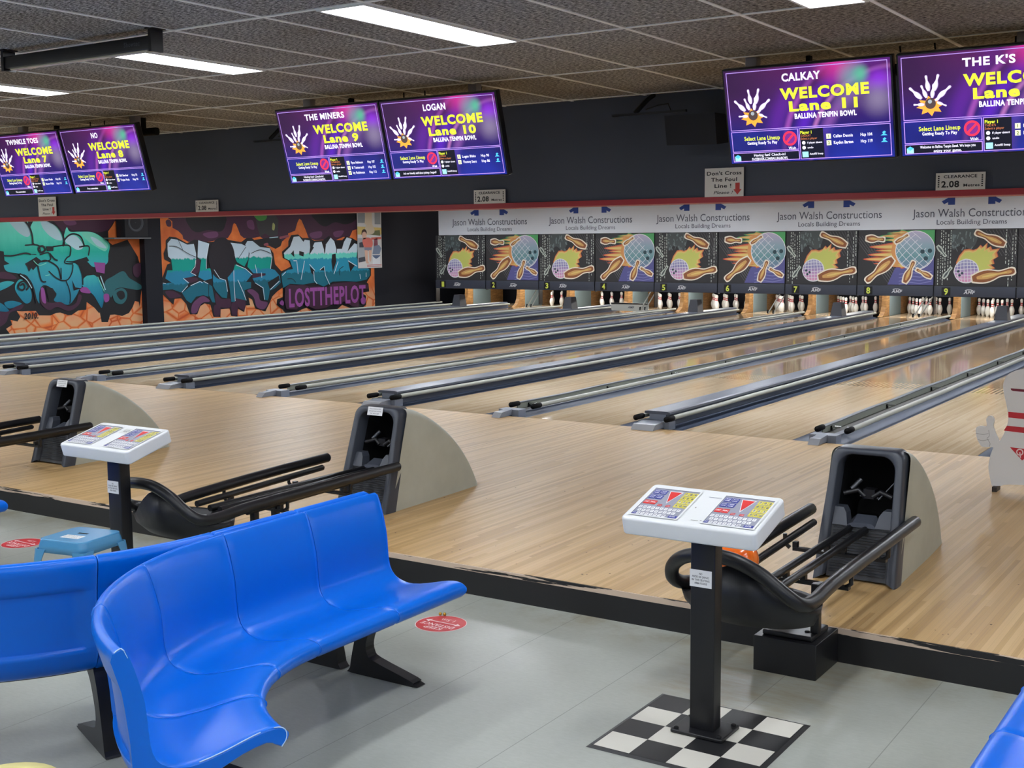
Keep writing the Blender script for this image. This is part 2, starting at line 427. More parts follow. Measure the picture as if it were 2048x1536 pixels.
# ------------------------------------------------------------------ lane dividers: gutters, bumper rails, end block, cap
def divider(n_):
    w = div_w(n_); wide = n_ % 2 == 1; cx = div_x(n_)
    if n_ == 0: lab = 'grey gutters and bumper rails along the outer side of lane 1 by the mural'
    elif wide: lab = 'grey capped divider with gutters and bumper rails between lanes %d and %d' % (n_, n_ + 1)
    else: lab = 'low open divider with gutters and bumper rails between lanes %d and %d' % (n_, n_ + 1)
    t = thing('lane_divider', lab, 'lane divider', (cx, 0, 0), 0, 'dividers between the lanes')
    flat = 0.10 if wide else 0.034
    for s in (-1, 1):
        b = MB(); a0, a1 = flat, w / 2 - 0.002; K = 8
        prof = [(s * a0, -0.002)]
        for k in range(K + 1):
            q = k / K; prof.append((s * (a0 + 0.004 + (a1 - a0 - 0.006) * q), -0.004 - 0.030 * math.sin(PI * q) ** 0.7))
        prof.append((s * a1, -0.002))
        b.rings([[(x, y, z) for x, z in prof] for y in (0.0, 17.35)], M_GUT, closed=False, caps=False)
        b.add([(x, 0.001, z) for x, z in prof[1:-1]] + [(s * a1, 0.001, -0.09), (s * a0, 0.001, -0.09)], [tuple(range(K + 3))], M_GUT)
        b.build('gutter', t)
    b = MB()
    if wide:
        b.box((-0.085, 0.20, -0.01), (0.085, 17.3, 0.118), M_CAP)
        b.rings([[(-0.134, y, 0.118), (-0.132, y, 0.138), (-0.10, y, 0.143), (0.10, y, 0.143), (0.132, y, 0.138), (0.134, y, 0.118), (0.095, y, 0.114), (-0.095, y, 0.114)] for y in (0.14, 17.2)], M_CAP, smooth=False)
    else:
        b.box((-0.034, 0.06, -0.01), (0.034, 17.3, 0.012), M_CAP)
    b.build('divider_cap' if wide else 'divider_strip', t)
    b = MB(); hw = 0.112 if wide else 0.045
    prof = [(-0.18, 0.001), (-0.13, 0.048), (0.06, 0.062), (0.06, 0.001)]
    b.prism(prof, lambda y, z: (-hw, y, z), lambda y, z: (hw, y, z), M_ENDB)
    hh = hw + (0.05 if wide else 0.075)
    b.box((-hh, 0.06, -0.02), (hh, 0.20, 0.056), M_ENDB)
    if wide: b.box((-0.088, 0.15, 0.05), (0.088, 0.21, 0.116), M_ENDB)
    eb = b.build('end_block', t)
    b = MB(); b.prism([(-0.183, 0.0015), (-0.131, 0.051), (-0.10, 0.054), (-0.105, 0.049), (-0.13, 0.046), (-0.178, 0.0015)], lambda y, z: (-hw - 0.002, y, z), lambda y, z: (hw + 0.002, y, z), M_TAPE); b.build('tape', eb)
    rx, rz = (0.160, 0.088) if wide else (0.135, 0.066)
    y0 = 0.0 if wide else 0.30
    for s in (-1, 1):
        b = MB()
        ys = [y0 + 0.16 + k * 1.0 for k in range(18)]; ys[-1] = 17.25
        if wide or s > 0: b.tube([(s * rx, y, rz + 0.0025 * math.sin(y * 2.3 + n_)) for y in ys], 0.023, M_RAIL, 10)
        else:
            b.rings([[(-rx - .026, y, rz + .010 + d), (-rx + .022, y, rz + .010 + d), (-rx + .024, y, rz + .002 + d), (-rx - .028, y, rz + .002 + d)] for y, d in [(y0 + .10 + k * .55, .004 * math.sin(k * 1.7 + n_)) for k in range(31)]], mat('rail_strip_grey', (92, 97, 104), 0.42), smooth=False)
            b.box((-rx + 0.004, y0 + 0.12, 0.005), (-rx + 0.014, 17.2, rz), M_WEB)
            b.box((-rx + 0.016, y0 + 0.12, -0.004), (-0.03, 17.2, 0.012), mat('rail_floor_dark', (64, 62, 58), 0.6))
        r = b.build('bumper_rail', t)
        b = MB(); b.tube([(s * rx, y0 + 0.012, rz), (s * rx, y0, rz), (s * rx, y0 + 0.004, rz), (s * rx, y0 + 0.15, rz), (s * rx, y0 + 0.165, rz)], [0.014, 0.022, 0.027, 0.027, 0.02], M_FOAM, 10); b.build('foam_grip', r)
        for k in range(0 if wide else 9):
            b = MB(); yy = y0 + 0.32 + 1.72 * k
            b.box((s * 0.03, yy, rz - 0.026), (s * (rx - 0.012), yy + 0.035, rz - 0.012), M_CHROME)
            if s < 0: b.box((-rx + 0.014, yy, 0.012), (-rx + 0.028, yy + 0.03, rz - 0.012), M_BLACKM)
            b.build('bracket', r)
    if wide:
        b = MB(); b.rings([[(-0.13, 15.02, 0.13), (0.13, 15.02, 0.13), (0.13, 15.32, 0.13), (-0.13, 15.32, 0.13)], [(-0.085, 15.07, 0.42), (0.085, 15.07, 0.42), (0.085, 15.30, 0.42), (-0.085, 15.30, 0.42)]], mat('camera_box_grey', (52, 54, 60), 0.5), smooth=False)
        b.build('pin_camera_box', t)
    return t
for n_ in range(0, 15): divider(n_)
b = MB(); b.tube([(lane_x(1) - LANE_W / 2 - WN - 0.16, y, 0.10) for y in (0.3, 6, 12, 17.2)], 0.024, M_RAIL)
b.box((lane_x(1) - LANE_W / 2 - WN - 0.6, 0.0, -0.06), (lane_x(1) - LANE_W / 2 - WN - 0.02, 17.2, 0.04), M_GUT)
tag(b.build('side_ledge'), 'long grey ledge with a pale rail at the foot of the graffiti mural', 'ledge')

# ------------------------------------------------------------------ pin decks: kickbacks, pins
n = NM('kickback_wood', rough=0.5)
g = n.noise(n.comb(n.ma('MULTIPLY', n.sep()[0], 3.0), n.ma('MULTIPLY', n.sep()[1], 3.0), n.ma('MULTIPLY', n.sep()[2], 14.0)), 2.0, 4.0, 0.65)
n.color(n.ramp(g, [(0.3, (112, 80, 46)), (0.55, (150, 112, 68)), (0.75, (176, 138, 90))])); M_KICK = n.m
M_KPAD = mat('kickback_blue_grey_pad', (112, 130, 136), 0.5)
for n_ in range(0, 15):
    cx = div_x(n_); hw = div_w(n_) / 2 - 0.03
    lab = 'worn wooden kickback with blue grey pad between the pins of lanes %d and %d' % (n_, n_ + 1) if n_ else 'worn wooden kickback at the outer side of the lane 1 pins'
    t = thing('pin_kickback', lab, 'kickback', (cx, 17.4, 0), 0, 'kickbacks between the pin decks')
    b = MB()
    prof = [(-0.16, 0.0), (-0.05, 0.03), (0.06, 0.10), (0.13, 0.22), (0.16, 0.40), (0.16, 0.66), (1.9, 0.66), (1.9, 0.0)]
    b.prism(prof, lambda y, z: (hw - 0.105, y, z), lambda y, z: (hw, y, z), M_KICK)
    b.build('panel', t)
    b = MB(); b.box((-hw, 1.62, 0.0), (-hw + 0.06, 1.95, 0.66), M_KICK); b.box((-hw + 0.06, 1.80, 0.0), (hw - 0.105, 1.95, 0.66), M_BLACKM); b.build('back_panel', t)
    b = MB(); b.box((hw - 0.012, 0.40, 0.0), (hw + 0.012, 1.25, 0.60), M_KPAD); b.build('pad', t)
M_PIN = mat('pin_white', (240, 240, 236), 0.25, coat=0.4)
M_PINR = mat('pin_red_band', (196, 52, 60), 0.3)
def pin_mesh():
    b = MB(); seg = 18
    prof = smooth2([(d / 2 * .0254, h * .0254) for h, d in PIN_P], 3, closed=False)
    rs = [[(r * math.cos(2 * PI * k / seg), r * math.sin(2 * PI * k / seg), z) for k in range(seg)] for r, z in prof]
    for i in range(len(rs) - 1):
        z = (prof[i][1] + prof[i + 1][1]) / 2 / .0254
        red = 9.0 < z < 9.75 or 10.7 < z < 11.45
        b.rings([rs[i], rs[i + 1]], M_PINR if red else M_PIN, caps=False)
    b.add(rs[0], [tuple(range(seg))], M_PIN); b.add(rs[-1], [tuple(range(seg))], M_PIN)
    return b
SPOTS = [('front pin', 0, 0), ('left pin of the second row', -.1524, .264), ('right pin of the second row', .1524, .264),
         ('left pin of the third row', -.3048, .528), ('middle pin of the third row', 0, .528), ('right pin of the third row', .3048, .528),
         ('far left pin of the back row', -.4572, .792), ('inner left pin of the back row', -.1524, .792), ('inner right pin of the back row', .1524, .792), ('far right pin of the back row', .4572, .792)]
pin0 = None
for n_ in (2, 3, 4, 5, 6, 7, 8, 9, 10, 11, 12):
    for what, dx, dy in SPOTS:
        word = ('', '', 'two', 'three', 'four', 'five', 'six', 'seven', 'eight', 'nine', 'ten', 'eleven', 'twelve')[n_]
        if pin0 is None: pin0 = pin_mesh().build('bowling_pin'); p_ = pin0
        else: p_ = pin0.copy(); COL.objects.link(p_)
        p_.location = (lane_x(n_) + dx, 18.288 + dy, 0.001)
        tag(p_, 'white red banded pin, %s on lane %s' % (what, word), 'bowling pin', 'pins standing on lane %d' % n_)

# ------------------------------------------------------------------ masking units with their artwork
M_ABLK = mat('art_charcoal', (50, 50, 52), 0.5)
M_ASTR = mat('mask_panel_slate', (58, 63, 76), 0.45)
def A(name, rgb): return mat('art_' + name, rgb, 0.5)
A_LINE = A('grey_line', (104, 104, 106)); A_BLUE = A('violet_blue', (92, 92, 150)); A_GREEN = A('green', (84, 176, 104)); A_BLUE2 = A('pale_violet', (128, 130, 186))
A_ORNG = A('orange', (224, 156, 92)); A_RED = A('red_flame', (206, 92, 72)); A_YEL = A('yellow', (230, 200, 120)); A_LIME = A('lime', (206, 210, 110)); A_CREAM = A('cream', (246, 236, 216))
A_BRWN = A('pin_brown', (150, 92, 56)); A_TAN = A('pin_tan', (214, 166, 100)); A_HOLE = A('hole', (40, 70, 78)); A_WHT = A('white', (236, 236, 238)); A_MIST = A('mist', (112, 126, 126)); A_MIST2 = A('mist_dark', (76, 84, 84)); A_TXT = A('pale_text', (196, 206, 194))
def ball_mat(name, stops, cx, cz, r):
    q = NM(name, rough=0.5); x, y, z = q.sep()[0:3]
    t = q.ma('ADD', q.ma('MULTIPLY', q.ma('SUBTRACT', z, cz), 0.5 / r), 0.5)
    q.color(q.ramp(t, stops)); return q.m
UW, U0, U1 = 1.6469, 0.765, 1.925
A_BALLE = ball_mat('art_ball_teal', [(0.0, (120, 132, 170)), (0.35, (112, 158, 164)), (0.65, (150, 176, 190)), (1.0, (198, 186, 214))], 0, U0 + 0.63 * 1.16, 0.42)
A_BALLO = ball_mat('art_ball_pink', [(0.0, (236, 158, 190)), (0.4, (206, 160, 206)), (0.7, (146, 140, 190)), (1.0, (170, 170, 206))], 0, U0 + 0.235 * 1.16, 0.25)
def art_pin(b, T, cx, cy, L, ang, lay, wk=1.0):
    b.poly(pin2d(cx, cy, L, ang, wk, 0.030), T, A_CREAM, lay)
    b.poly(pin2d(cx, cy, L, ang, wk, 0.004), T, A_BRWN, lay + .0006)
    b.poly(pin2d(cx + 0.02 * L * math.cos(ang), cy + 0.02 * L * math.sin(ang), L * 0.84, ang, wk * 0.62), T, A_TAN, lay + .0012)
    b.poly(pin2d(cx + 0.03 * L * math.cos(ang), cy + 0.03 * L * math.sin(ang), L * 0.6, ang, wk * 0.3), T, A_YEL, lay + .0018)
def grid_ball(b, T, cx, cy, r, m, lay, diag, step, w):
    b.disc(cx, cy, r + 0.016, T, A_WHT, lay); b.disc(cx, cy, r, T, m, lay + .0006)
    k = -r + step / 2
    while k < r:
        h = math.sqrt(r * r - k * k)
        for a in ((PI / 4, -PI / 4) if diag else (0.06, PI / 2 + 0.06)):
            c, s = math.cos(a), math.sin(a); bow = k * 0.12
            pts = [(cx + c * q - s * (k + bow * (1 - (q / h) ** 2)), cy + s * q + c * (k + bow * (1 - (q / h) ** 2))) for q in [h * (-1 + 2 * i / 8) for i in range(9)]]
            if diag: pts = [p for p in pts if p[0] - cx + (p[1] - cy) * .5 < 0.62 * r]
            if len(pts) > 1: b.stroke(pts, w, T, A_WHT, lay + .0012)
        k += step
def art_even(b, T, w, h):
    X = lambda zx: (zx - 340) / 800 * w
    Y = lambda zy: (1055 - zy) / 550 * h
    P = lambda L: [(X(x), Y(y)) for x, y in L]
    b.quad(0, 0, w, h, T, M_ABLK)
    for k in range(15):
        x = 345 + 30 * k; b.stroke(P([(x - 60, 560), (x + 330, 1050)] if x < 620 else [(x - 200, 700), (x + 60, 1050)]), 0.007, T, A_LINE, .0006)
    b.poly(P([(660, 1055), (735, 890), (860, 830), (1000, 850), (1140, 780), (1140, 1055)]), T, A_BLUE, .0008)
    for y in (930, 965, 1000, 1030): b.stroke(P([(780, y + 20), (900, y), (1000, y + 12), (1120, y - 14)]), 0.02, T, A_BLUE2, .0012)
    b.poly(P([(700, 520), (980, 505), (1140, 505), (1140, 740), (1080, 620)]), T, A_GREEN, .0010)
    tips = [(560, 562, 60), (640, 532, 48), (600, 602, 50), (455, 672, 70), (520, 710, 50), (440, 752, 64), (388, 797, 60), (500, 842, 46), (640, 866, 40)]
    for i, (tx, ty, hh) in enumerate(tips):
        for m, f, lay in ((A_RED if i > 2 else A_GREEN, 1.0, .0018), (A_ORNG, .68, .0024), (A_YEL, .34, .0030)):
            q = hh * f; b.poly(smooth2(P([(tx + (1 - f) * 90, ty), (tx + 130, ty - q * .35), (800, ty - q * .75), (880, ty), (800, ty + q * .75), (tx + 150, ty + q * .4)]), 3), T, m, lay)
    b.poly(P([(720, 560), (860, 520), (900, 800), (740, 860), (690, 720)]), T, A_ORNG, .0034)
    b.poly(P([(690, 600), (800, 560), (800, 660), (720, 640)]), T, A_YEL, .0038)
    grid_ball(b, T, X(943), Y(708), 0.405, A_BALLE, .0044, True, 0.115, 0.010)
    for hx, hy in ((1020, 720), (1096, 712), (1056, 788)): b.disc(X(hx), Y(hy), 0.046, T, A_HOLE, .0062)
    art_pin(b, T, X(520), Y(590), 0.38, math.radians(-4), .0068, 1.1)
    art_pin(b, T, X(800), Y(590), 0.30, math.radians(32), .0068, 0.7)
    art_pin(b, T, X(572), Y(908), 0.74, math.radians(180 + 41), .0070, 0.9)
    art_pin(b, T, X(888), Y(925), 0.48, math.radians(68), .0072, 0.85)
    art_pin(b, T, X(1040), Y(938), 0.34, math.radians(180 - 28), .0072, 0.8)
def art_odd(b, T, w, h, seed):
    rnd = random.Random(seed)
    X = lambda zx: (zx - 1145) / 820 * w
    Y = lambda zy: (1060 - zy) / 565 * h
    P = lambda L: [(X(x), Y(y)) for x, y in L]
    b.quad(0, 0, w, h, T, M_ABLK)
    b.poly(smooth2(P([(1310, 500), (1560, 500), (1560, 620), (1500, 690), (1400, 640), (1330, 700), (1300, 620)]), 4), T, A_MIST2, .0006)
    for k in range(26):
        x, y = rnd.uniform(1310, 1550), rnd.uniform(505, 690); b.stroke(P([(x, y), (x + rnd.uniform(-20, 20), y + rnd.uniform(15, 50))]), rnd.uniform(.01, .04), T, A_MIST, .0010 + k * 1e-5)
    for k in range(9): b.stroke(P([(1650 + 34 * k, 500), (1820 + 34 * k, 760)] if k < 5 else [(1650 + 34 * k, 500), (1960, 830 - 60 * (k - 5))]), 0.007, T, A_LINE, .0008)
    for cx, top, bot in ((1172, 790, 1050), (1200, 500, 1000), (1222, 500, 1050), (1245, 520, 960), (1275, 540, 1010), (1300, 500, 900), (1858, 500, 850), (1888, 800, 1055), (1922, 560, 1000), (1950, 500, 740)):
        y = top
        while y < bot:
            L = rnd.uniform(8, 30); b.stroke(P([(cx + rnd.uniform(-2, 2), y), (cx, y + L)]), rnd.uniform(.012, .020), T, A_TXT, .0014); y += L + rnd.uniform(8, 20)
    for i, (m, s) in enumerate(((A_RED, 1.03), (A_ORNG, 1.0), (A_YEL, .93), (A_LIME, .84))):
        F = [(1372, 890), (1362, 830), (1392, 760), (1440, 700), (1490, 694), (1530, 705), (1570, 690), (1600, 655), (1622, 676), (1668, 632), (1664, 690), (1700, 668), (1716, 700), (1790, 690), (1762, 730), (1776, 770), (1730, 800), (1742, 840), (1706, 850), (1752, 884), (1690, 900), (1540, 960)]
        c = (1500, 860); b.poly([(X(c[0] + (x - c[0]) * s), Y(c[1] + (y - c[1]) * s)) for x, y in F], T, m, .0020 + .0006 * i)
    grid_ball(b, T, X(1468), Y(915), 0.238, A_BALLO, .0048, False, 0.062, 0.011)
    for hx, hy in ((1385, 918), (1425, 936), (1400, 958)): b.disc(X(hx), Y(hy), 0.026, T, A_HOLE, .0064)
    art_pin(b, T, X(1742), Y(950), 0.84, math.radians(12), .0070, 0.86)
    art_pin(b, T, X(1696), Y(585), 0.62, math.radians(180 - 24), .0070, 0.86)
    for cx, cy, a in ((1207, 712), (1272, 932), ) and ((1207, 712, -52), (1272, 932, 55)):
        b.poly(pin2d(X(cx), Y(cy), 0.27, math.radians(a), 0.8, 0.016), T, A_TXT, .0070); b.poly(pin2d(X(cx), Y(cy), 0.25, math.radians(a), 0.5), T, A_MIST2, .0076)
M_NUM = mat('number_yellow_green', (214, 226, 92), 0.5); M_LOGO = mat('logo_pale', (206, 208, 212), 0.5)
MASK_T = plane_T((0, 0, 0), (1, 0, 0), (0, 0, 1), (0, -1, 0))
for n_ in range(1, 15):
    x0 = div_x(n_ - 1) + 0.012; x1 = div_x(n_) - 0.012
    t = thing('masking_unit', ('masking unit numbered %d with a flaming small pink ball and pins' if n_ % 2 else 'masking unit numbered %d with a big teal ball trailing flames') % n_, 'masking unit', ((x0 + x1) / 2, MASK_Y, 0), 0, 'masking units above the pins')
    w = x1 - x0
    b = MB(); b.box((-w / 2, 0.006, 0.74), (w / 2, 0.05, U1 + 0.01), M_ABLK)
    T0 = plane_T((-w / 2 + 0.004, 0, U0), (1, 0, 0), (0, 0, 1), (0, -1, 0))
    (art_even if n_ % 2 == 0 else art_odd)(b, T0, *((w - 0.008, U1 - U0) if n_ % 2 == 0 else (w - 0.008, U1 - U0, n_)))
    b.build('art_panel', t)
    b = MB(); b.rbox((-w / 2, -0.02, 0.522), (w / 2, 0.05, 0.742), M_ASTR, 0.008, axis=0); sp = b.build('lower_panel', t)
    Ts = plane_T((0, -0.021, 0), (1, 0, 0), (0, 0, 1), (0, -1, 0))
    b = MB(); nx = 0.15 * w - w / 2
    b.quad(nx - 0.09, 0.545, nx + 0.09, 0.72, Ts, M_BLACK, 0.0005); b.text(str(n_), nx, 0.632, 0.125, Ts, M_NUM, 0.0015, bold=0.03, width=0.085 if n_ < 10 else 0.14); b.build('number', sp)
    b = MB(); lx = (0.40 if n_ % 2 else 0.49) * w - w / 2 + 0.06
    b.text('AMF', lx, 0.622, 0.062, Ts, M_LOGO, 0.0010, width=0.215, bold=0.035, slant=0.25); b.stroke([(lx - 0.08, 0.66), (lx - 0.03, 0.675), (lx + 0.03, 0.675), (lx + 0.08, 0.66)], 0.016, Ts, M_LOGO, 0.001); b.build('logo', sp)
    b = MB(); b.box((-w / 2 - 0.02, 0.0, 0.15), (-w / 2, 0.16, 0.74), M_BLACK) if n_ % 2 else b.box((-w / 2 - 0.012, 0.0, 0.5), (-w / 2, 0.1, 0.74), M_BLACK); b.build('side_post', t)
    b = MB(); b.box((-w / 2 - 0.022, 0.03, 0.50), (-w / 2 - 0.001, 0.06, 1.93), M_BLACK); b.build('gap_light_stop', t)  # black backing added in the gap to stop the pin light showing through
    b = MB(); b.box((-w / 2 + 0.20, 1.05, 0.70), (w / 2 - 0.20, 1.12, 0.735), M_TUBE)
    d = b.build('pin_light', t)
# pin sweeps: two slanting rods at each even lane; the one at lane 4 is lowered
M_SWEEP = mat('sweep_pale_metal', (176, 178, 172), 0.35)
for n_ in (2, 4, 6, 8):
    xr = lane_x(n_) + LANE_W / 2
    t = thing('pin_sweep', 'pair of slanting metal sweep rods at the right of lane %d pins' % n_ if n_ != 4 else 'grey sweep board lowered in front of the pins on lane 4', 'pin sweep', (xr, 16.5, 0), 0, 'pin sweeps')
    for dx in (0.0, 0.13):
        b = MB(); b.tube([(-0.20 + dx, 0.02, 0.06), (0.10 + dx, 0.06, 0.56)], 0.014, M_SWEEP, 8); b.tube([(-0.20 + dx, 0.02, 0.06), (-0.20 + dx, 0.02, 0.14)], 0.02, M_BLACKM, 8); b.build('rod', t)
    if n_ == 4:
        b = MB(); b.rbox((-1.05, 0.10, 0.03), (-0.02, 0.14, 0.20), M_SWEEP, 0.03, axis=1, er=0.004); b.box((-1.05, 0.09, 0.195), (-0.02, 0.15, 0.225), M_BLACK)
        sb = b.build('sweep_board', t)
        b = MB(); b.text('AMF', -0.5, 0.12, 0.05, plane_T((0, 0.0985, 0), (1, 0, 0), (0, 0, 1), (0, -1, 0)), M_ASTR, 0.001, width=0.17, bold=0.03, slant=0.25); b.build('logo', sb)

# ------------------------------------------------------------------ sponsor banner
M_BAN = mat('banner_white', (222, 227, 234), 0.55); M_BANT = mat('banner_grey_text', (84, 90, 104), 0.6); M_BANB = mat('banner_blue', (44, 72, 150), 0.6)
t = thing('sponsor_banner', 'long white sponsor banner with grey lettering above the masking units', 'banner', (0, MASK_Y - 0.03, 1.94))
b = MB(); K = 150; xa, xb = div_x(0) + 0.14, 8.2
b.rings([[(xa + (xb - xa) * k / K, 0.010 + 0.006 * math.sin(k * 0.9), z) for z in (0.0, 0.68)] for k in range(K + 1)], M_BAN, closed=False, caps=False)
b.rings([[(xa + (xb - xa) * k / K, 0.022 + 0.004 * math.sin(k * 0.9), z) for z in (0.0, 0.68)] for k in range(K + 1)], M_BAN, closed=False, caps=False)
b.build('cloth', t)
Tb = plane_T((0, 0.003, 0), (1, 0, 0), (0, 0, 1), (0, -1, 0))
for k in range(7):
    sx = -14.234 + 3.025 * k; cx = sx + 1.19
    b = MB(); b.text('Jason Walsh Constructions', cx, 0.335, 0.165, Tb, M_BANT, 0, width=2.37); b.build('lettering', t); b = MB(); b.text('Locals Building Dreams', cx + 0.02, 0.145, 0.098, Tb, M_BANT, 0, width=1.40); b.build('lettering', t)
    for s in (-1, 1):
        b = MB(); mx = cx + 0.01 + s * 0.40
        b.poly([(mx - 0.07, 0.50), (mx + 0.07, 0.50), (mx + 0.07, 0.68), (mx - 0.07, 0.68)], Tb, M_BANB, 0.0)
        b.poly([(mx + s * 0.02, 0.675), (mx + s * 0.20, 0.575), (mx + s * 0.15, 0.515), (mx - s * 0.02, 0.60)], Tb, M_BANB, 0.001); b.build('emblem', t)
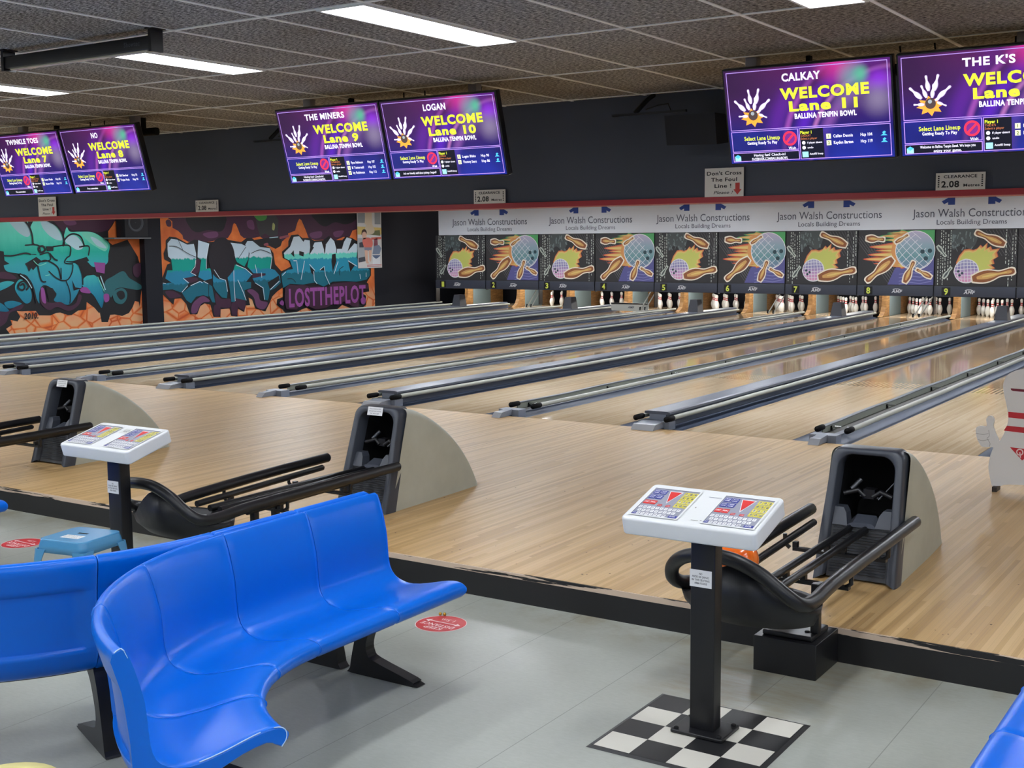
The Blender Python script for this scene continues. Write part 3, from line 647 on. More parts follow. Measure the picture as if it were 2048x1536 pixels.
MURAL_PAINT = [[('P','black',0,[(3.934,2.651),(6.833,2.484),(6.822,2.281),(6.72,2.145),(6.622,2.043),(6.62,1.824),(6.714,1.759),(7.107,1.867),(7.364,1.499),(7.472,1.273),(7.486,0.791),(7.346,0.426),(7.332,0.539),(7.233,0.56),(7.167,0.435),(7.061,0.313),(6.881,0.259),(6.69,0.301),(6.574,0.299),(6.509,0.153),(6.348,0.163),(6.313,0.368),(6.299,0.345),(6.185,0.47),(6.001,0.596),(5.982,0.438),(5.783,0.431),(5.621,0.348),(5.524,0.354),(5.354,0.412),(5.258,0.409),(5.123,0.367),(4.861,0.382),(4.793,0.474),(4.628,0.483),(4.483,0.482),(4.367,0.496),(4.441,0.381),(4.372,0.289),(4.223,0.33),(4.253,0.233),(4.115,0.163),(4.189,0.063),(3.974,0.015),(3.715,0.033)]),('P','plum',1,[(5.372,2.315),(6.784,2.348),(6.723,2.195),(6.624,2.077),(6.354,2.018),(6.076,2.059),(5.76,2.058),(5.646,2.098),(5.508,2.041),(5.364,2.186)]),('P','plum2',1,[(5.541,2.268),(5.773,2.27),(5.846,2.189),(5.688,2.155),(5.574,2.187)]),('P','tealA',1,[(3.911,2.283),(4.631,2.291),(4.73,2.134),(4.783,1.96),(4.79,1.769),(4.617,1.763),(4.936,1.609),(4.606,1.597),(4.336,1.569),(4.161,1.587),(4.077,1.635),(3.87,1.653)]),('P','pale',1,[(4.308,2.256),(4.629,2.259),(4.729,2.118),(4.762,1.992),(4.69,1.928),(4.558,1.976),(4.422,2.085)]),('P','tealA',1,[(4.903,2.278),(5.144,2.28),(5.343,2.153),(5.468,2.008),(5.506,1.846),(5.501,1.761),(5.243,1.734),(4.946,1.765),(4.82,1.817),(4.792,1.96),(4.764,2.087),(4.816,2.198)]),('P','pale',1,[(5.013,2.263),(5.18,2.249),(5.36,2.121),(5.465,1.96),(5.478,1.862),(5.327,1.879),(5.163,1.976),(5.041,2.12)]),('P','tealA',1,[(5.609,2.122),(5.681,2.033),(5.916,2.033),(6.213,2.022),(6.45,1.917),(6.637,1.773),(6.595,1.571),(6.542,1.369),(6.213,1.308),(6.0,1.446),(5.531,1.454),(5.489,1.716),(5.518,1.878),(5.544,1.992)]),('P','mint',1,[(5.954,2.009),(6.233,2.006),(6.449,1.895),(6.595,1.757),(6.516,1.631),(6.297,1.722),(6.103,1.84)]),('P','pale',1,[(6.168,1.926),(6.346,1.875),(6.542,1.723),(6.499,1.69),(6.299,1.759)]),('P','pale',1,[(5.554,1.845),(5.657,1.946),(5.812,1.946),(5.943,1.827),(5.976,1.711),(5.835,1.663),(5.646,1.763)]),('P','tealA',1,[(4.16,1.572),(4.606,1.597),(4.879,1.577),(5.234,1.589),(5.34,1.457),(5.453,1.439),(5.722,1.401),(5.837,1.366),(5.907,1.215),(5.912,0.95),(5.827,0.853),(5.741,0.724),(5.575,0.566),(5.365,0.608),(5.216,0.664),(5.281,0.792),(5.12,0.944),(4.971,0.966),(4.888,0.824),(4.876,0.615),(4.778,0.828),(4.652,1.152),(4.457,1.22),(4.194,1.274),(4.133,1.416)]),('P','tealA',1,[(4.617,1.763),(5.242,1.726),(5.626,1.747),(5.634,1.567),(5.51,1.422),(5.151,1.461),(4.915,1.561)]),('P','tealB',1,[(4.373,1.018),(4.486,1.109),(4.642,0.993),(4.712,0.831),(4.686,0.672),(4.565,0.637),(4.43,0.778),(4.357,0.908)]),('P','tealB',1,[(3.862,0.988),(4.147,1.08),(4.331,1.059),(4.302,1.02),(4.138,0.94),(3.854,0.865)]),('P','tealB',1,[(4.103,0.667),(4.282,0.698),(4.475,0.642),(4.419,0.605),(4.201,0.552)]),('P','tealB',1,[(3.845,0.71),(4.049,0.654),(4.199,0.505),(4.11,0.494),(3.835,0.555)]),('P','tealB',1,[(5.938,1.065),(6.063,1.145),(6.223,1.14),(6.319,1.037),(6.408,0.814),(6.431,0.678),(6.367,0.46),(6.291,0.549),(6.179,0.722),(6.044,0.828),(5.911,0.933)]),('P','deep',1,[(6.481,1.0),(6.677,1.103),(6.953,1.206),(7.102,1.059),(7.295,0.958),(7.45,0.856),(7.326,0.797),(7.089,0.829),(6.915,0.859),(6.739,0.834),(6.614,0.666),(6.542,0.732),(6.428,0.737)]),('P','deep',1,[(6.657,0.743),(6.777,0.833),(6.933,0.843),(7.026,0.744),(6.998,0.602),(6.876,0.513),(6.705,0.568)]),('P','black',1,[(6.753,0.739),(6.853,0.798),(6.948,0.763),(6.962,0.652),(6.842,0.609)]),('P','plum',1,[(4.952,0.95),(5.028,0.673),(5.175,0.617),(5.366,0.625),(5.554,0.534),(5.733,0.591),(5.802,0.754),(5.878,0.718),(5.789,0.539),(5.548,0.435),(5.284,0.53),(5.091,0.475),(4.913,0.613),(4.898,0.823)]),('P','violet',0,[(6.218,1.409),(6.502,1.386),(6.469,1.168),(6.267,1.206)]),('P','violet',1,[(6.424,0.729),(6.548,0.733),(6.551,0.605),(6.446,0.576)]),('P','violet',1,[(5.849,0.885),(6.008,0.896),(6.101,0.776),(5.883,0.801)]),('P','violet',1,[(4.931,0.919),(5.004,0.884),(5.025,0.624),(4.935,0.677)]),('P','plum',1,[(3.831,0.493),(4.145,0.492),(4.328,0.577),(4.51,0.616),(4.45,0.524),(4.214,0.472),(4.096,0.274),(3.811,0.182)]),('P','plum',1,[(7.214,1.295),(7.397,1.371),(7.45,1.242),(7.341,1.068),(7.224,1.12)]),('P','plum',1,[(4.07,1.262),(4.261,1.226),(4.398,1.127),(4.184,1.118),(3.874,1.174)]),('P','black',0,[(4.595,1.407),(4.858,1.538),(4.964,1.464),(4.905,1.401),(4.769,1.276),(4.735,1.325),(4.676,1.247),(4.645,1.343)]),('P','black',0,[(5.685,1.435),(6.044,1.52),(6.1,1.444),(5.977,1.38),(5.99,1.263),(5.836,1.35)]),('P','black',0,[(3.976,1.682),(4.147,1.65),(4.154,1.478),(4.256,1.414),(4.131,1.385),(4.142,1.291),(3.955,1.358)]),('P','black',0,[(5.045,0.947),(5.193,0.909),(5.281,0.792),(5.185,0.779),(5.102,0.653),(5.056,0.817)]),('P','black',0,[(5.663,1.057),(5.732,0.906),(5.888,0.884),(5.689,0.842)]),('S','black',0.033,1,[(5.49,1.74),(5.526,1.862),(5.658,1.968),(5.795,1.984),(5.929,1.918),(5.998,1.744)]),('S','black',0.03,1,[(5.868,1.721),(6.107,1.735),(6.086,1.544)]),('S','black',0.029,1,[(4.877,1.402),(4.941,1.079),(5.051,1.044)]),('S','black',0.029,1,[(4.888,1.417),(5.076,1.462),(5.332,1.328),(5.394,1.082)]),('S','black',0.026,1,[(5.7,1.369),(5.672,1.221),(5.567,1.076),(5.43,1.056),(5.281,1.118),(5.12,1.252)]),('S','black',0.02,1,[(5.508,1.062),(5.575,0.895),(5.604,0.729),(5.576,0.582)]),('S','black',0.03,1,[(5.837,1.366),(5.913,1.149),(5.912,0.95)]),('S','black',0.035,1,[(4.629,2.259),(4.73,2.134),(4.789,1.96),(4.795,1.769)]),('S','black',0.036,1,[(5.125,2.264),(5.344,2.161),(5.478,2.008),(5.516,1.846),(5.51,1.748)]),('S','black',0.026,1,[(4.617,1.767),(4.909,1.765),(4.955,1.608)]),('S','black',0.026,1,[(4.934,1.577),(5.141,1.614),(5.171,1.476),(4.963,1.44)]),('S','black',0.026,1,[(5.243,1.734),(5.626,1.755),(5.644,1.567),(5.553,1.503),(5.509,1.405),(5.701,1.385)]),('S','black',0.038,1,[(4.926,1.736),(5.019,1.744),(5.061,1.671),(4.974,1.624),(4.912,1.673),(4.935,1.733)]),('S','black',0.032,1,[(5.16,1.606),(5.266,1.491),(5.34,1.457)]),('S','black',0.03,1,[(5.943,1.148),(6.225,1.166)]),('S','black',0.035,1,[(4.46,0.983),(4.517,1.021),(4.557,0.948),(4.494,0.895),(4.414,0.953),(4.455,1.039),(4.556,1.067),(4.64,0.961),(4.581,0.892)]),('S','black',0.035,1,[(4.457,1.22),(4.649,1.104),(4.747,0.925),(4.803,0.634)]),('S','black',0.029,1,[(4.142,1.572),(4.336,1.569),(4.607,1.613),(4.733,1.587)]),('S','black',0.023,1,[(5.407,1.31),(5.403,1.081)]),('P','black',0,[(5.093,1.743),(5.262,1.742),(5.247,1.653),(5.097,1.647)]),('S','pale',0.019,1,[(4.473,1.188),(4.611,1.089),(4.711,0.927)]),('S','pale',0.024,0,[(6.354,1.12),(6.46,0.829)]),('S','mint',0.017,0,[(6.282,1.105),(6.428,0.797)]),('S','mint',0.016,1,[(4.78,1.467),(4.903,1.369),(5.073,1.414)]),('S','mint',0.013,1,[(5.03,1.165),(5.134,1.178)])],[('P','plum',0,[(8.161,2.692),(8.204,2.343),(8.344,2.265),(8.347,2.121),(8.5,2.057),(8.621,1.961),(8.638,1.88),(8.783,1.814),(9.389,1.811),(9.977,1.893),(10.098,2.027),(10.152,2.197),(10.189,2.239),(10.246,2.214),(10.31,2.096),(10.373,1.96),(10.487,1.891),(10.772,1.891),(11.014,1.925),(11.253,1.802),(11.171,1.75),(11.52,1.63),(11.691,1.696),(11.744,1.798),(11.968,1.933),(11.971,2.001),(12.22,2.069),(12.302,2.258),(12.381,2.362),(12.454,2.328),(12.595,2.088),(12.689,1.897),(12.942,1.827),(13.229,1.843),(13.678,1.824),(14.006,1.912),(14.253,1.912),(14.369,2.075),(14.538,2.112),(14.794,2.186),(14.873,2.827)]),('P','black',1,[(8.811,2.383),(9.866,2.412),(9.9,2.178),(9.758,2.044),(9.402,2.076),(9.051,2.026),(8.842,2.139)]),('P','black',1,[(12.918,2.524),(14.526,2.566),(14.49,2.348),(14.099,2.236),(13.695,2.287),(13.32,2.178),(13.012,2.299)]),('P','plum2',1,[(9.223,1.993),(9.623,2.043),(9.662,1.927),(9.394,1.894)]),('P','plum2',1,[(10.6,2.285),(10.791,2.304),(10.829,2.098),(10.64,2.131)]),('P','plum2',1,[(12.744,2.001),(13.158,2.054),(13.153,1.914),(12.842,1.879)]),('P','plum2',1,[(13.633,2.037),(14.012,2.074),(13.898,1.93),(13.681,1.913)]),('P','plum',1,[(8.159,2.263),(8.243,2.304),(8.312,2.249),(8.297,2.153),(8.195,2.16)]),('P','grey',0,[(10.887,2.322),(11.157,2.394),(11.344,2.467),(11.555,2.437),(11.646,2.32),(11.607,1.967),(11.367,1.917),(11.182,2.0),(11.014,1.925),(10.928,2.15)]),('P','green',1,[(10.845,2.442),(11.232,2.447),(11.215,2.334),(11.031,2.297),(10.912,2.339)]),('P','lime',1,[(11.452,2.252),(11.521,2.202),(11.492,2.084),(11.422,2.101)]),('P','black',0,[(10.746,1.839),(11.061,1.873),(11.406,1.907),(11.677,1.933),(11.744,1.798),(11.691,1.696),(11.52,1.63),(11.311,1.716),(11.168,1.684),(11.149,1.663)]),('S','rose',0.058,0,[(11.663,1.891),(11.981,1.941)]),('S','pale',0.02,0,[(11.319,1.897),(11.616,1.916)]),('P','rose',1,[(11.128,1.751),(11.252,1.776),(11.274,1.715),(11.151,1.707)]),('P','black',0,[(8.137,1.849),(8.244,1.929),(8.43,1.913),(8.738,1.782),(8.956,1.862),(9.389,1.803),(9.975,1.851),(10.389,1.798),(10.558,1.891),(10.725,1.899),(11.006,1.734),(11.321,1.662),(11.439,1.52),(11.403,1.665),(11.481,1.26),(11.689,1.086),(11.96,1.165),(11.732,0.949),(11.696,0.677),(11.524,0.599),(11.352,0.487),(11.249,0.322),(11.102,0.178),(11.263,0.343),(11.106,0.138),(10.769,0.226),(10.682,0.439),(10.565,0.496),(10.605,0.312),(10.462,0.31),(10.407,0.157),(10.2,0.254),(10.192,0.066),(9.984,0.094),(9.957,0.266),(9.672,0.264),(9.652,0.087),(9.439,0.099),(9.364,0.38),(9.189,0.421),(9.054,0.361),(8.958,0.184),(8.743,0.195),(8.648,0.43),(8.507,0.567),(8.318,0.559),(8.28,0.431),(7.955,0.703),(7.987,0.926),(7.992,1.022),(8.151,1.322),(8.255,1.352),(8.075,1.435),(8.061,1.563),(8.129,1.69)]),('P','black',0,[(11.734,1.561),(11.958,1.694),(11.963,1.814),(12.067,1.958),(12.315,1.975),(12.461,1.889),(12.74,1.888),(12.89,1.818),(13.228,1.834),(13.443,1.94),(13.652,1.833),(13.948,1.832),(14.088,1.93),(14.335,1.885),(14.582,1.784),(15.071,1.077),(15.065,0.891),(14.886,0.71),(14.956,0.671),(14.978,0.465),(14.649,0.45),(14.845,0.359),(14.837,0.118),(14.604,-0.01),(14.269,0.044),(13.887,0.163),(13.61,0.014),(13.265,0.068),(12.819,0.02),(12.568,0.156),(12.39,0.13),(12.161,0.054),(11.815,0.038),(11.697,0.147),(11.486,0.277),(11.516,0.412),(11.71,0.455),(11.719,0.642),(11.646,0.917),(11.651,1.053),(11.936,1.165),(12.035,1.197),(11.943,1.336),(11.751,1.408)]),('P','plum2',1,[(8.976,0.53),(9.153,0.589),(9.325,0.499),(9.323,0.449),(9.146,0.44),(9.033,0.362),(8.938,0.218),(8.788,0.226),(8.818,0.406)]),('P','plum',1,[(9.533,0.641),(9.706,0.499),(9.979,0.487),(9.971,0.3),(9.764,0.293),(9.542,0.371)]),('P','plum',1,[(10.021,0.383),(10.206,0.374),(10.17,0.101),(10.009,0.127)]),('P','plum',1,[(9.474,0.358),(9.653,0.332),(9.62,0.114),(9.463,0.14)]),('P','plum',1,[(8.058,0.731),(8.265,0.739),(8.469,0.65),(8.488,0.601),(8.257,0.578),(8.154,0.598)]),('P','plum2',1,[(10.525,0.653),(10.693,0.682),(10.881,0.57),(10.947,0.41),(11.189,0.346),(11.059,0.194),(10.818,0.258),(10.732,0.489)]),('P','plum',1,[(10.141,0.48),(10.444,0.432),(10.41,0.209),(10.225,0.287)]),('P','plum',1,[(8.998,1.403),(9.085,1.418),(9.074,1.188),(8.961,1.092),(8.833,1.128)]),('P','plum',1,[(8.636,1.019),(8.957,1.01),(8.996,0.942),(8.758,0.901)]),('P','plum',1,[(10.734,1.045),(11.218,1.014),(11.06,0.756),(10.774,0.887)]),('P','plum',1,[(10.134,1.078),(10.424,1.036),(10.21,0.956),(10.129,0.975)]),('P','tealC',0,[(8.175,1.785),(8.283,1.881),(8.448,1.864),(8.737,1.75),(8.93,1.765),(8.984,1.551),(8.972,1.322),(8.791,1.129),(8.959,1.059),(8.807,1.03),(8.593,1.004),(8.758,0.901),(8.493,0.698),(8.267,0.772),(7.978,0.766),(7.985,0.894),(8.171,0.92),(8.253,0.917),(8.073,1.019),(8.144,1.194),(8.288,1.19),(8.26,1.432),(8.18,1.497),(8.168,1.658)]),('P','tealC',0,[(9.063,1.846),(9.387,1.77),(9.307,1.481),(9.249,1.2),(9.404,1.213),(9.437,0.979),(9.214,0.936),(9.022,1.024),(9.072,1.155),(9.128,1.401),(9.023,1.469)]),('P','tealC',0,[(8.797,0.834),(9.061,0.932),(9.32,0.849),(9.306,0.566),(9.154,0.606),(8.935,0.582),(8.777,0.44),(8.653,0.512),(8.534,0.68)]),('P','tealC',0,[(9.342,0.848),(9.428,0.795),(9.5,0.424),(9.411,0.436),(9.319,0.599)]),('P','tealC',0,[(9.469,1.178),(9.639,0.99),(9.84,0.933),(9.896,0.66),(9.866,0.509),(9.708,0.532),(9.535,0.691),(9.451,0.811)]),('P','tealC',0,[(9.972,1.792),(10.387,1.755),(10.526,1.703),(10.614,1.565),(10.583,1.393),(10.457,1.224),(10.227,1.331),(10.184,1.4),(10.144,1.536)]),('P','tealC',0,[(9.911,0.982),(10.103,1.146),(10.155,1.281),(10.478,1.172),(10.685,1.029),(10.487,0.862),(10.653,0.856),(10.647,0.718),(10.431,0.674),(10.467,0.431),(10.142,0.497),(10.115,0.412),(9.999,0.418),(9.967,0.709)]),('P','tealC',0,[(10.504,1.737),(10.579,1.823),(10.745,1.822),(10.979,1.682),(11.32,1.644),(11.384,1.415),(11.298,1.153),(11.47,1.096),(11.437,0.92),(11.207,0.751),(11.191,0.399),(11.069,0.422),(11.009,0.722),(10.772,0.835),(10.705,0.941),(11.218,1.014),(11.171,1.05),(10.734,1.062),(10.551,1.222),(10.636,1.53)]),('P','tealC',0,[(11.141,1.066),(11.286,1.163),(11.451,1.126),(11.612,0.986),(11.653,0.815),(11.456,0.686),(11.263,0.625),(11.207,0.425),(11.066,0.432),(11.131,0.832)]),('P','black',0,[(11.201,0.83),(11.588,0.987),(11.608,0.884),(11.264,0.659)]),('P','ink',1,[(10.157,1.421),(10.121,1.245),(10.035,1.094),(9.91,0.989),(9.765,0.944),(9.618,0.965),(9.491,1.048),(9.4,1.181),(9.356,1.346),(9.364,1.521),(9.424,1.684),(9.529,1.814),(9.663,1.892),(9.811,1.908),(9.951,1.859),(10.066,1.751),(10.138,1.598)]),('P','tealC2',0,[(11.78,1.526),(12.006,1.677),(12.139,1.915),(12.338,1.932),(12.483,1.794),(12.535,1.846),(12.712,1.828),(12.726,1.549),(12.889,1.774),(13.148,1.791),(13.268,1.507),(13.302,1.719),(13.494,1.895),(13.624,1.806),(13.697,1.609),(13.913,1.607),(14.001,1.786),(14.115,1.903),(14.306,1.857),(14.129,1.533),(14.413,1.748),(14.552,1.711),(14.484,1.383),(14.564,1.272),(15.012,1.041),(15.007,0.892),(14.86,0.785),(14.461,0.742),(13.991,0.776),(13.531,0.772),(13.183,0.659),(12.849,0.776),(12.44,0.737),(11.968,0.77),(11.72,0.676),(11.662,1.019),(11.909,1.115),(12.082,1.128),(11.992,1.335),(11.8,1.407)]),('P','black',0,[(12.323,1.571),(12.497,1.534),(12.468,1.431),(12.319,1.468)]),('P','black',0,[(13.531,1.469),(13.665,1.485),(13.685,1.287),(13.541,1.022),(13.498,1.291)]),('P','black',0,[(12.686,1.184),(12.861,1.075),(12.83,0.952),(12.731,1.025)]),('P','black',0,[(13.042,1.07),(13.202,1.155),(13.225,1.066)]),('P','black',0,[(14.148,1.297),(14.392,1.165),(14.22,1.005)]),('P','black',0,[(14.158,1.587),(14.33,1.767),(14.244,1.677)]),('P','black',0,[(12.024,1.506),(12.126,1.59),(12.143,1.419)]),('P','black',0,[(12.733,1.723),(12.858,1.652),(12.672,1.463)]),('P','black',0,[(13.24,1.472),(13.302,1.702),(13.277,1.737),(13.2,1.773)]),('S','black',0.025,1,[(13.729,1.752),(13.693,1.502)]),('S','black',0.017,1,[(11.875,0.893),(12.047,0.888),(12.167,0.798)]),('S','black',0.018,1,[(13.806,0.926),(13.785,1.07),(13.951,1.156)]),('S','white',0.017,0,[(9.26,1.2),(9.274,1.481),(9.365,1.762)]),('S','white',0.017,0,[(9.492,1.178),(9.661,0.972),(9.84,0.925),(9.884,0.661)]),('S','white',0.017,0,[(10.103,1.146),(10.098,0.789),(10.115,0.43)]),('S','white',0.017,0,[(10.22,0.922),(10.382,0.624),(10.467,0.431)]),('S','white',0.016,0,[(8.514,0.697),(8.69,0.838)]),('S','white',0.017,0,[(8.776,0.835),(9.061,0.924),(9.124,0.889)]),('S','white',0.016,0,[(8.955,1.404),(8.926,1.257),(8.791,1.129),(8.948,1.059)]),('S','white',0.018,0,[(10.772,0.835),(11.033,0.704),(11.069,0.422)]),('S','white',0.017,0,[(10.178,1.272),(10.478,1.172),(10.685,1.029)]),('S','white',0.017,0,[(9.159,0.921),(9.298,0.858)]),('S','white',0.016,0,[(7.986,0.918),(8.067,0.907)]),('S','white',0.016,0,[(8.572,1.005),(8.715,0.902)]),('S','white',0.018,0,[(11.361,1.45),(11.298,1.153)]),('S','white',0.017,0,[(10.792,1.268),(10.842,1.059)]),('S','white',0.017,0,[(10.988,1.073),(10.995,0.95)]),('S','white',0.021,0,[(12.213,1.314),(12.25,1.003)]),('S','white',0.021,0,[(12.489,1.327),(12.401,1.034),(12.344,0.862)]),('S','white',0.021,0,[(12.663,1.236),(12.861,1.075)]),('S','white',0.021,0,[(13.043,1.088),(13.203,1.172),(13.246,0.941),(13.396,0.705)]),('S','white',0.021,0,[(13.739,1.287),(13.566,0.968)]),('S','white',0.021,0,[(12.809,1.058),(12.825,0.83),(12.925,0.739)]),('S','white',0.021,0,[(12.09,1.334),(12.214,1.331)]),('S','white',0.022,0,[(14.581,0.941),(14.605,0.811)]),('S','white',0.022,0,[(14.837,0.971),(14.834,0.86)]),('S','white',0.02,0,[(11.264,0.659),(11.583,0.851)]),('S','white',0.022,0,[(14.12,1.298),(14.476,1.145)]),('S','white',0.02,0,[(11.685,0.984),(11.809,1.066)]),('S','black',0.013,1,[(8.192,1.721),(8.419,1.703),(8.727,1.554),(8.958,1.47)]),('S','black',0.013,1,[(8.468,1.848),(8.582,1.621)]),('S','black',0.014,1,[(10.501,1.686),(10.231,1.399)]),('S','black',0.014,1,[(10.66,1.53),(10.976,1.613),(11.315,1.521)]),('P','plum',0,[(11.768,0.675),(11.918,0.755),(12.164,0.729),(12.389,0.739),(12.64,0.678),(13.001,0.683),(13.233,0.604),(13.503,0.719),(13.718,0.73),(13.963,0.74),(14.322,0.747),(14.488,0.705),(14.912,0.654),(14.909,0.542),(14.595,0.536),(14.494,0.079),(14.243,0.109),(13.917,0.252),(13.696,0.154),(13.51,0.217),(13.241,0.122),(12.873,0.088),(12.62,0.171),(12.448,0.319),(12.139,0.125),(11.795,0.16),(11.732,0.385)]),('P','violet',1,[(14.586,0.278),(14.701,0.337),(14.798,0.25),(14.723,0.142),(14.61,0.166)]),('P','violet',1,[(11.559,0.308),(11.635,0.381),(11.705,0.335),(11.678,0.251)])]]
# ------------------------------------------------------------------ graffiti murals on the left wall
def mural_grad(name, stops, z0, z1, wob=0.04, hard=False):
    q = NM(name, rough=0.65, spec=0.25); x, y, z = q.sep()[0:3]
    nz = q.noise(q.comb(0.0, q.ma('MULTIPLY', y, 6.0), q.ma('MULTIPLY', z, 1.2)), 1.6, 3.0, 0.6)
    t = q.ma('DIVIDE', q.ma('SUBTRACT', q.ma('ADD', z, q.ma('MULTIPLY', q.ma('SUBTRACT', nz, 0.5), wob * 4)), z0), z1 - z0)
    q.color(q.ramp(t, stops, 'LINEAR')); return q.m
def step_stops(L):
    o = []
    for i, (p, c) in enumerate(L):
        if i: o.append((p - 0.012, L[i - 1][1]))
        o.append((p, c))
    return o
def stone_mat():
    q = NM('mural_orange_stones', rough=0.65, spec=0.25); x, y, z = q.sep()[0:3]
    v = q.comb(0.0, q.ma('MULTIPLY', y, 1.0), q.ma('MULTIPLY', z, 1.25))
    d = q.voro(v, 3.1, 'DISTANCE_TO_EDGE'); nz = q.noise(v, 2.2, 3.0)
    c = q.ramp(nz, [(0.3, (206, 102, 56)), (0.6, (232, 130, 68)), (0.8, (240, 152, 90))])
    low = q.mr(z, 0.65, 0.35)
    stone = q.ramp(nz, [(0.35, (226, 154, 112)), (0.7, (222, 172, 126))])
    inner = q.mr(d, 0.03, 0.10)
    c = q.mix(q.ma('MULTIPLY', low, inner), c, stone)
    c = q.mix(q.ma('MULTIPLY', q.mr(d, 0.03, 0.0), q.ma('MULTIPLY', low, 0.7)), c, (176, 66, 38))
    q.color(c); return q.m
PM = {'black': mat('mural_black', (18, 17, 22), 0.6), 'ink': mat('mural_ink', (24, 19, 29), 0.6), 'plum': mat('mural_plum', (66, 33, 56), 0.65), 'plum2': mat('mural_plum_light', (104, 60, 96), 0.65),
      'violet': mat('mural_violet', (142, 70, 140), 0.65), 'pale': mat('mural_pale', (178, 212, 222), 0.6), 'mint': mat('mural_mint', (120, 214, 190), 0.6), 'white': mat('mural_white', (214, 228, 236), 0.6),
      'deep': mat('mural_deep_teal', (36, 98, 104), 0.6), 'tealB': mural_grad('mural_teal_low', [(0.0, (32, 110, 138)), (0.5, (48, 148, 170)), (1.0, (80, 196, 184))], 0.5, 1.3),
      'tealA': mural_grad('mural_teal', [(0.0, (32, 106, 130)), (0.30, (56, 146, 170)), (0.52, (62, 170, 178)), (0.66, (42, 176, 156)), (0.85, (98, 220, 196)), (1.0, (126, 232, 214))], 0.5, 2.2),
      'tealC': mural_grad('mural_letters_left', step_stops([(0.0, (34, 104, 122)), (0.46, (46, 134, 168)), (0.60, (20, 156, 142)), (0.74, (192, 212, 224))]), 0.0, 1.96),
      'tealC2': mural_grad('mural_letters_right', step_stops([(0.0, (34, 110, 128)), (0.53, (44, 146, 176)), (0.70, (108, 214, 198)), (0.765, (204, 220, 230))]), 0.0, 1.98),
      'grey': mat('mural_grey', (58, 58, 60), 0.65), 'green': mat('mural_green', (72, 142, 66), 0.65), 'lime': mat('mural_lime', (166, 172, 110), 0.65), 'rose': mat('mural_rose', (150, 78, 92), 0.65)}
M_STONE = stone_mat(); PM['purple'] = mat('mural_purple_text', (156, 80, 154), 0.65)
def mural(name, label, y0, y1, ops, texts):
    x = WALL_X + 0.001
    T = lambda y, z, l=0.0: (x + l, y, z)
    b = MB(); b.quad(y0, 0.0, y1, 2.60, T, M_STONE, 0.0)
    for i, op in enumerate(ops):
        lay = 0.0005 * (i + 1)
        clip = lambda pts: [(min(max(p[0], y0), y1), min(max(p[1], 0.0), 2.60)) for p in pts]
        if op[0] == 'P':
            pts = op[3] if not op[2] else smooth2(op[3], 5)
            b.poly(clip(pts), T, PM[op[1]], lay)
        else:
            pts = op[4] if not op[3] else smooth2(op[4], 5, closed=False)
            b.stroke(clip(pts), op[2], T, PM[op[1]], lay)
    for body, cy, cz, h, w, m, bold, sl in texts: b.text(body, cy, cz, h, T, PM[m], 0.0005 * (len(ops) + 2), width=w, bold=bold, slant=sl)
    o = b.build(name, recalc=False)
    return tag(o, label, 'mural', 'graffiti murals')
mural('graffiti_mural', 'teal bubble letter graffiti on orange stones, dated 2010, left of the black pillar', -2.0, 7.42, MURAL_PAINT[0], [('2010.', 4.66, 0.385, 0.115, 0.32, 'black', 0.03, 0.15)])
mural('graffiti_mural', 'graffiti of grey and teal letters with a big black oval, right of the black pillar', 7.87, 15.22, MURAL_PAINT[1], [('LOSTTHEPLOT', 13.34, 0.42, 0.42, 2.9, 'purple', 0.03, 0.0)])
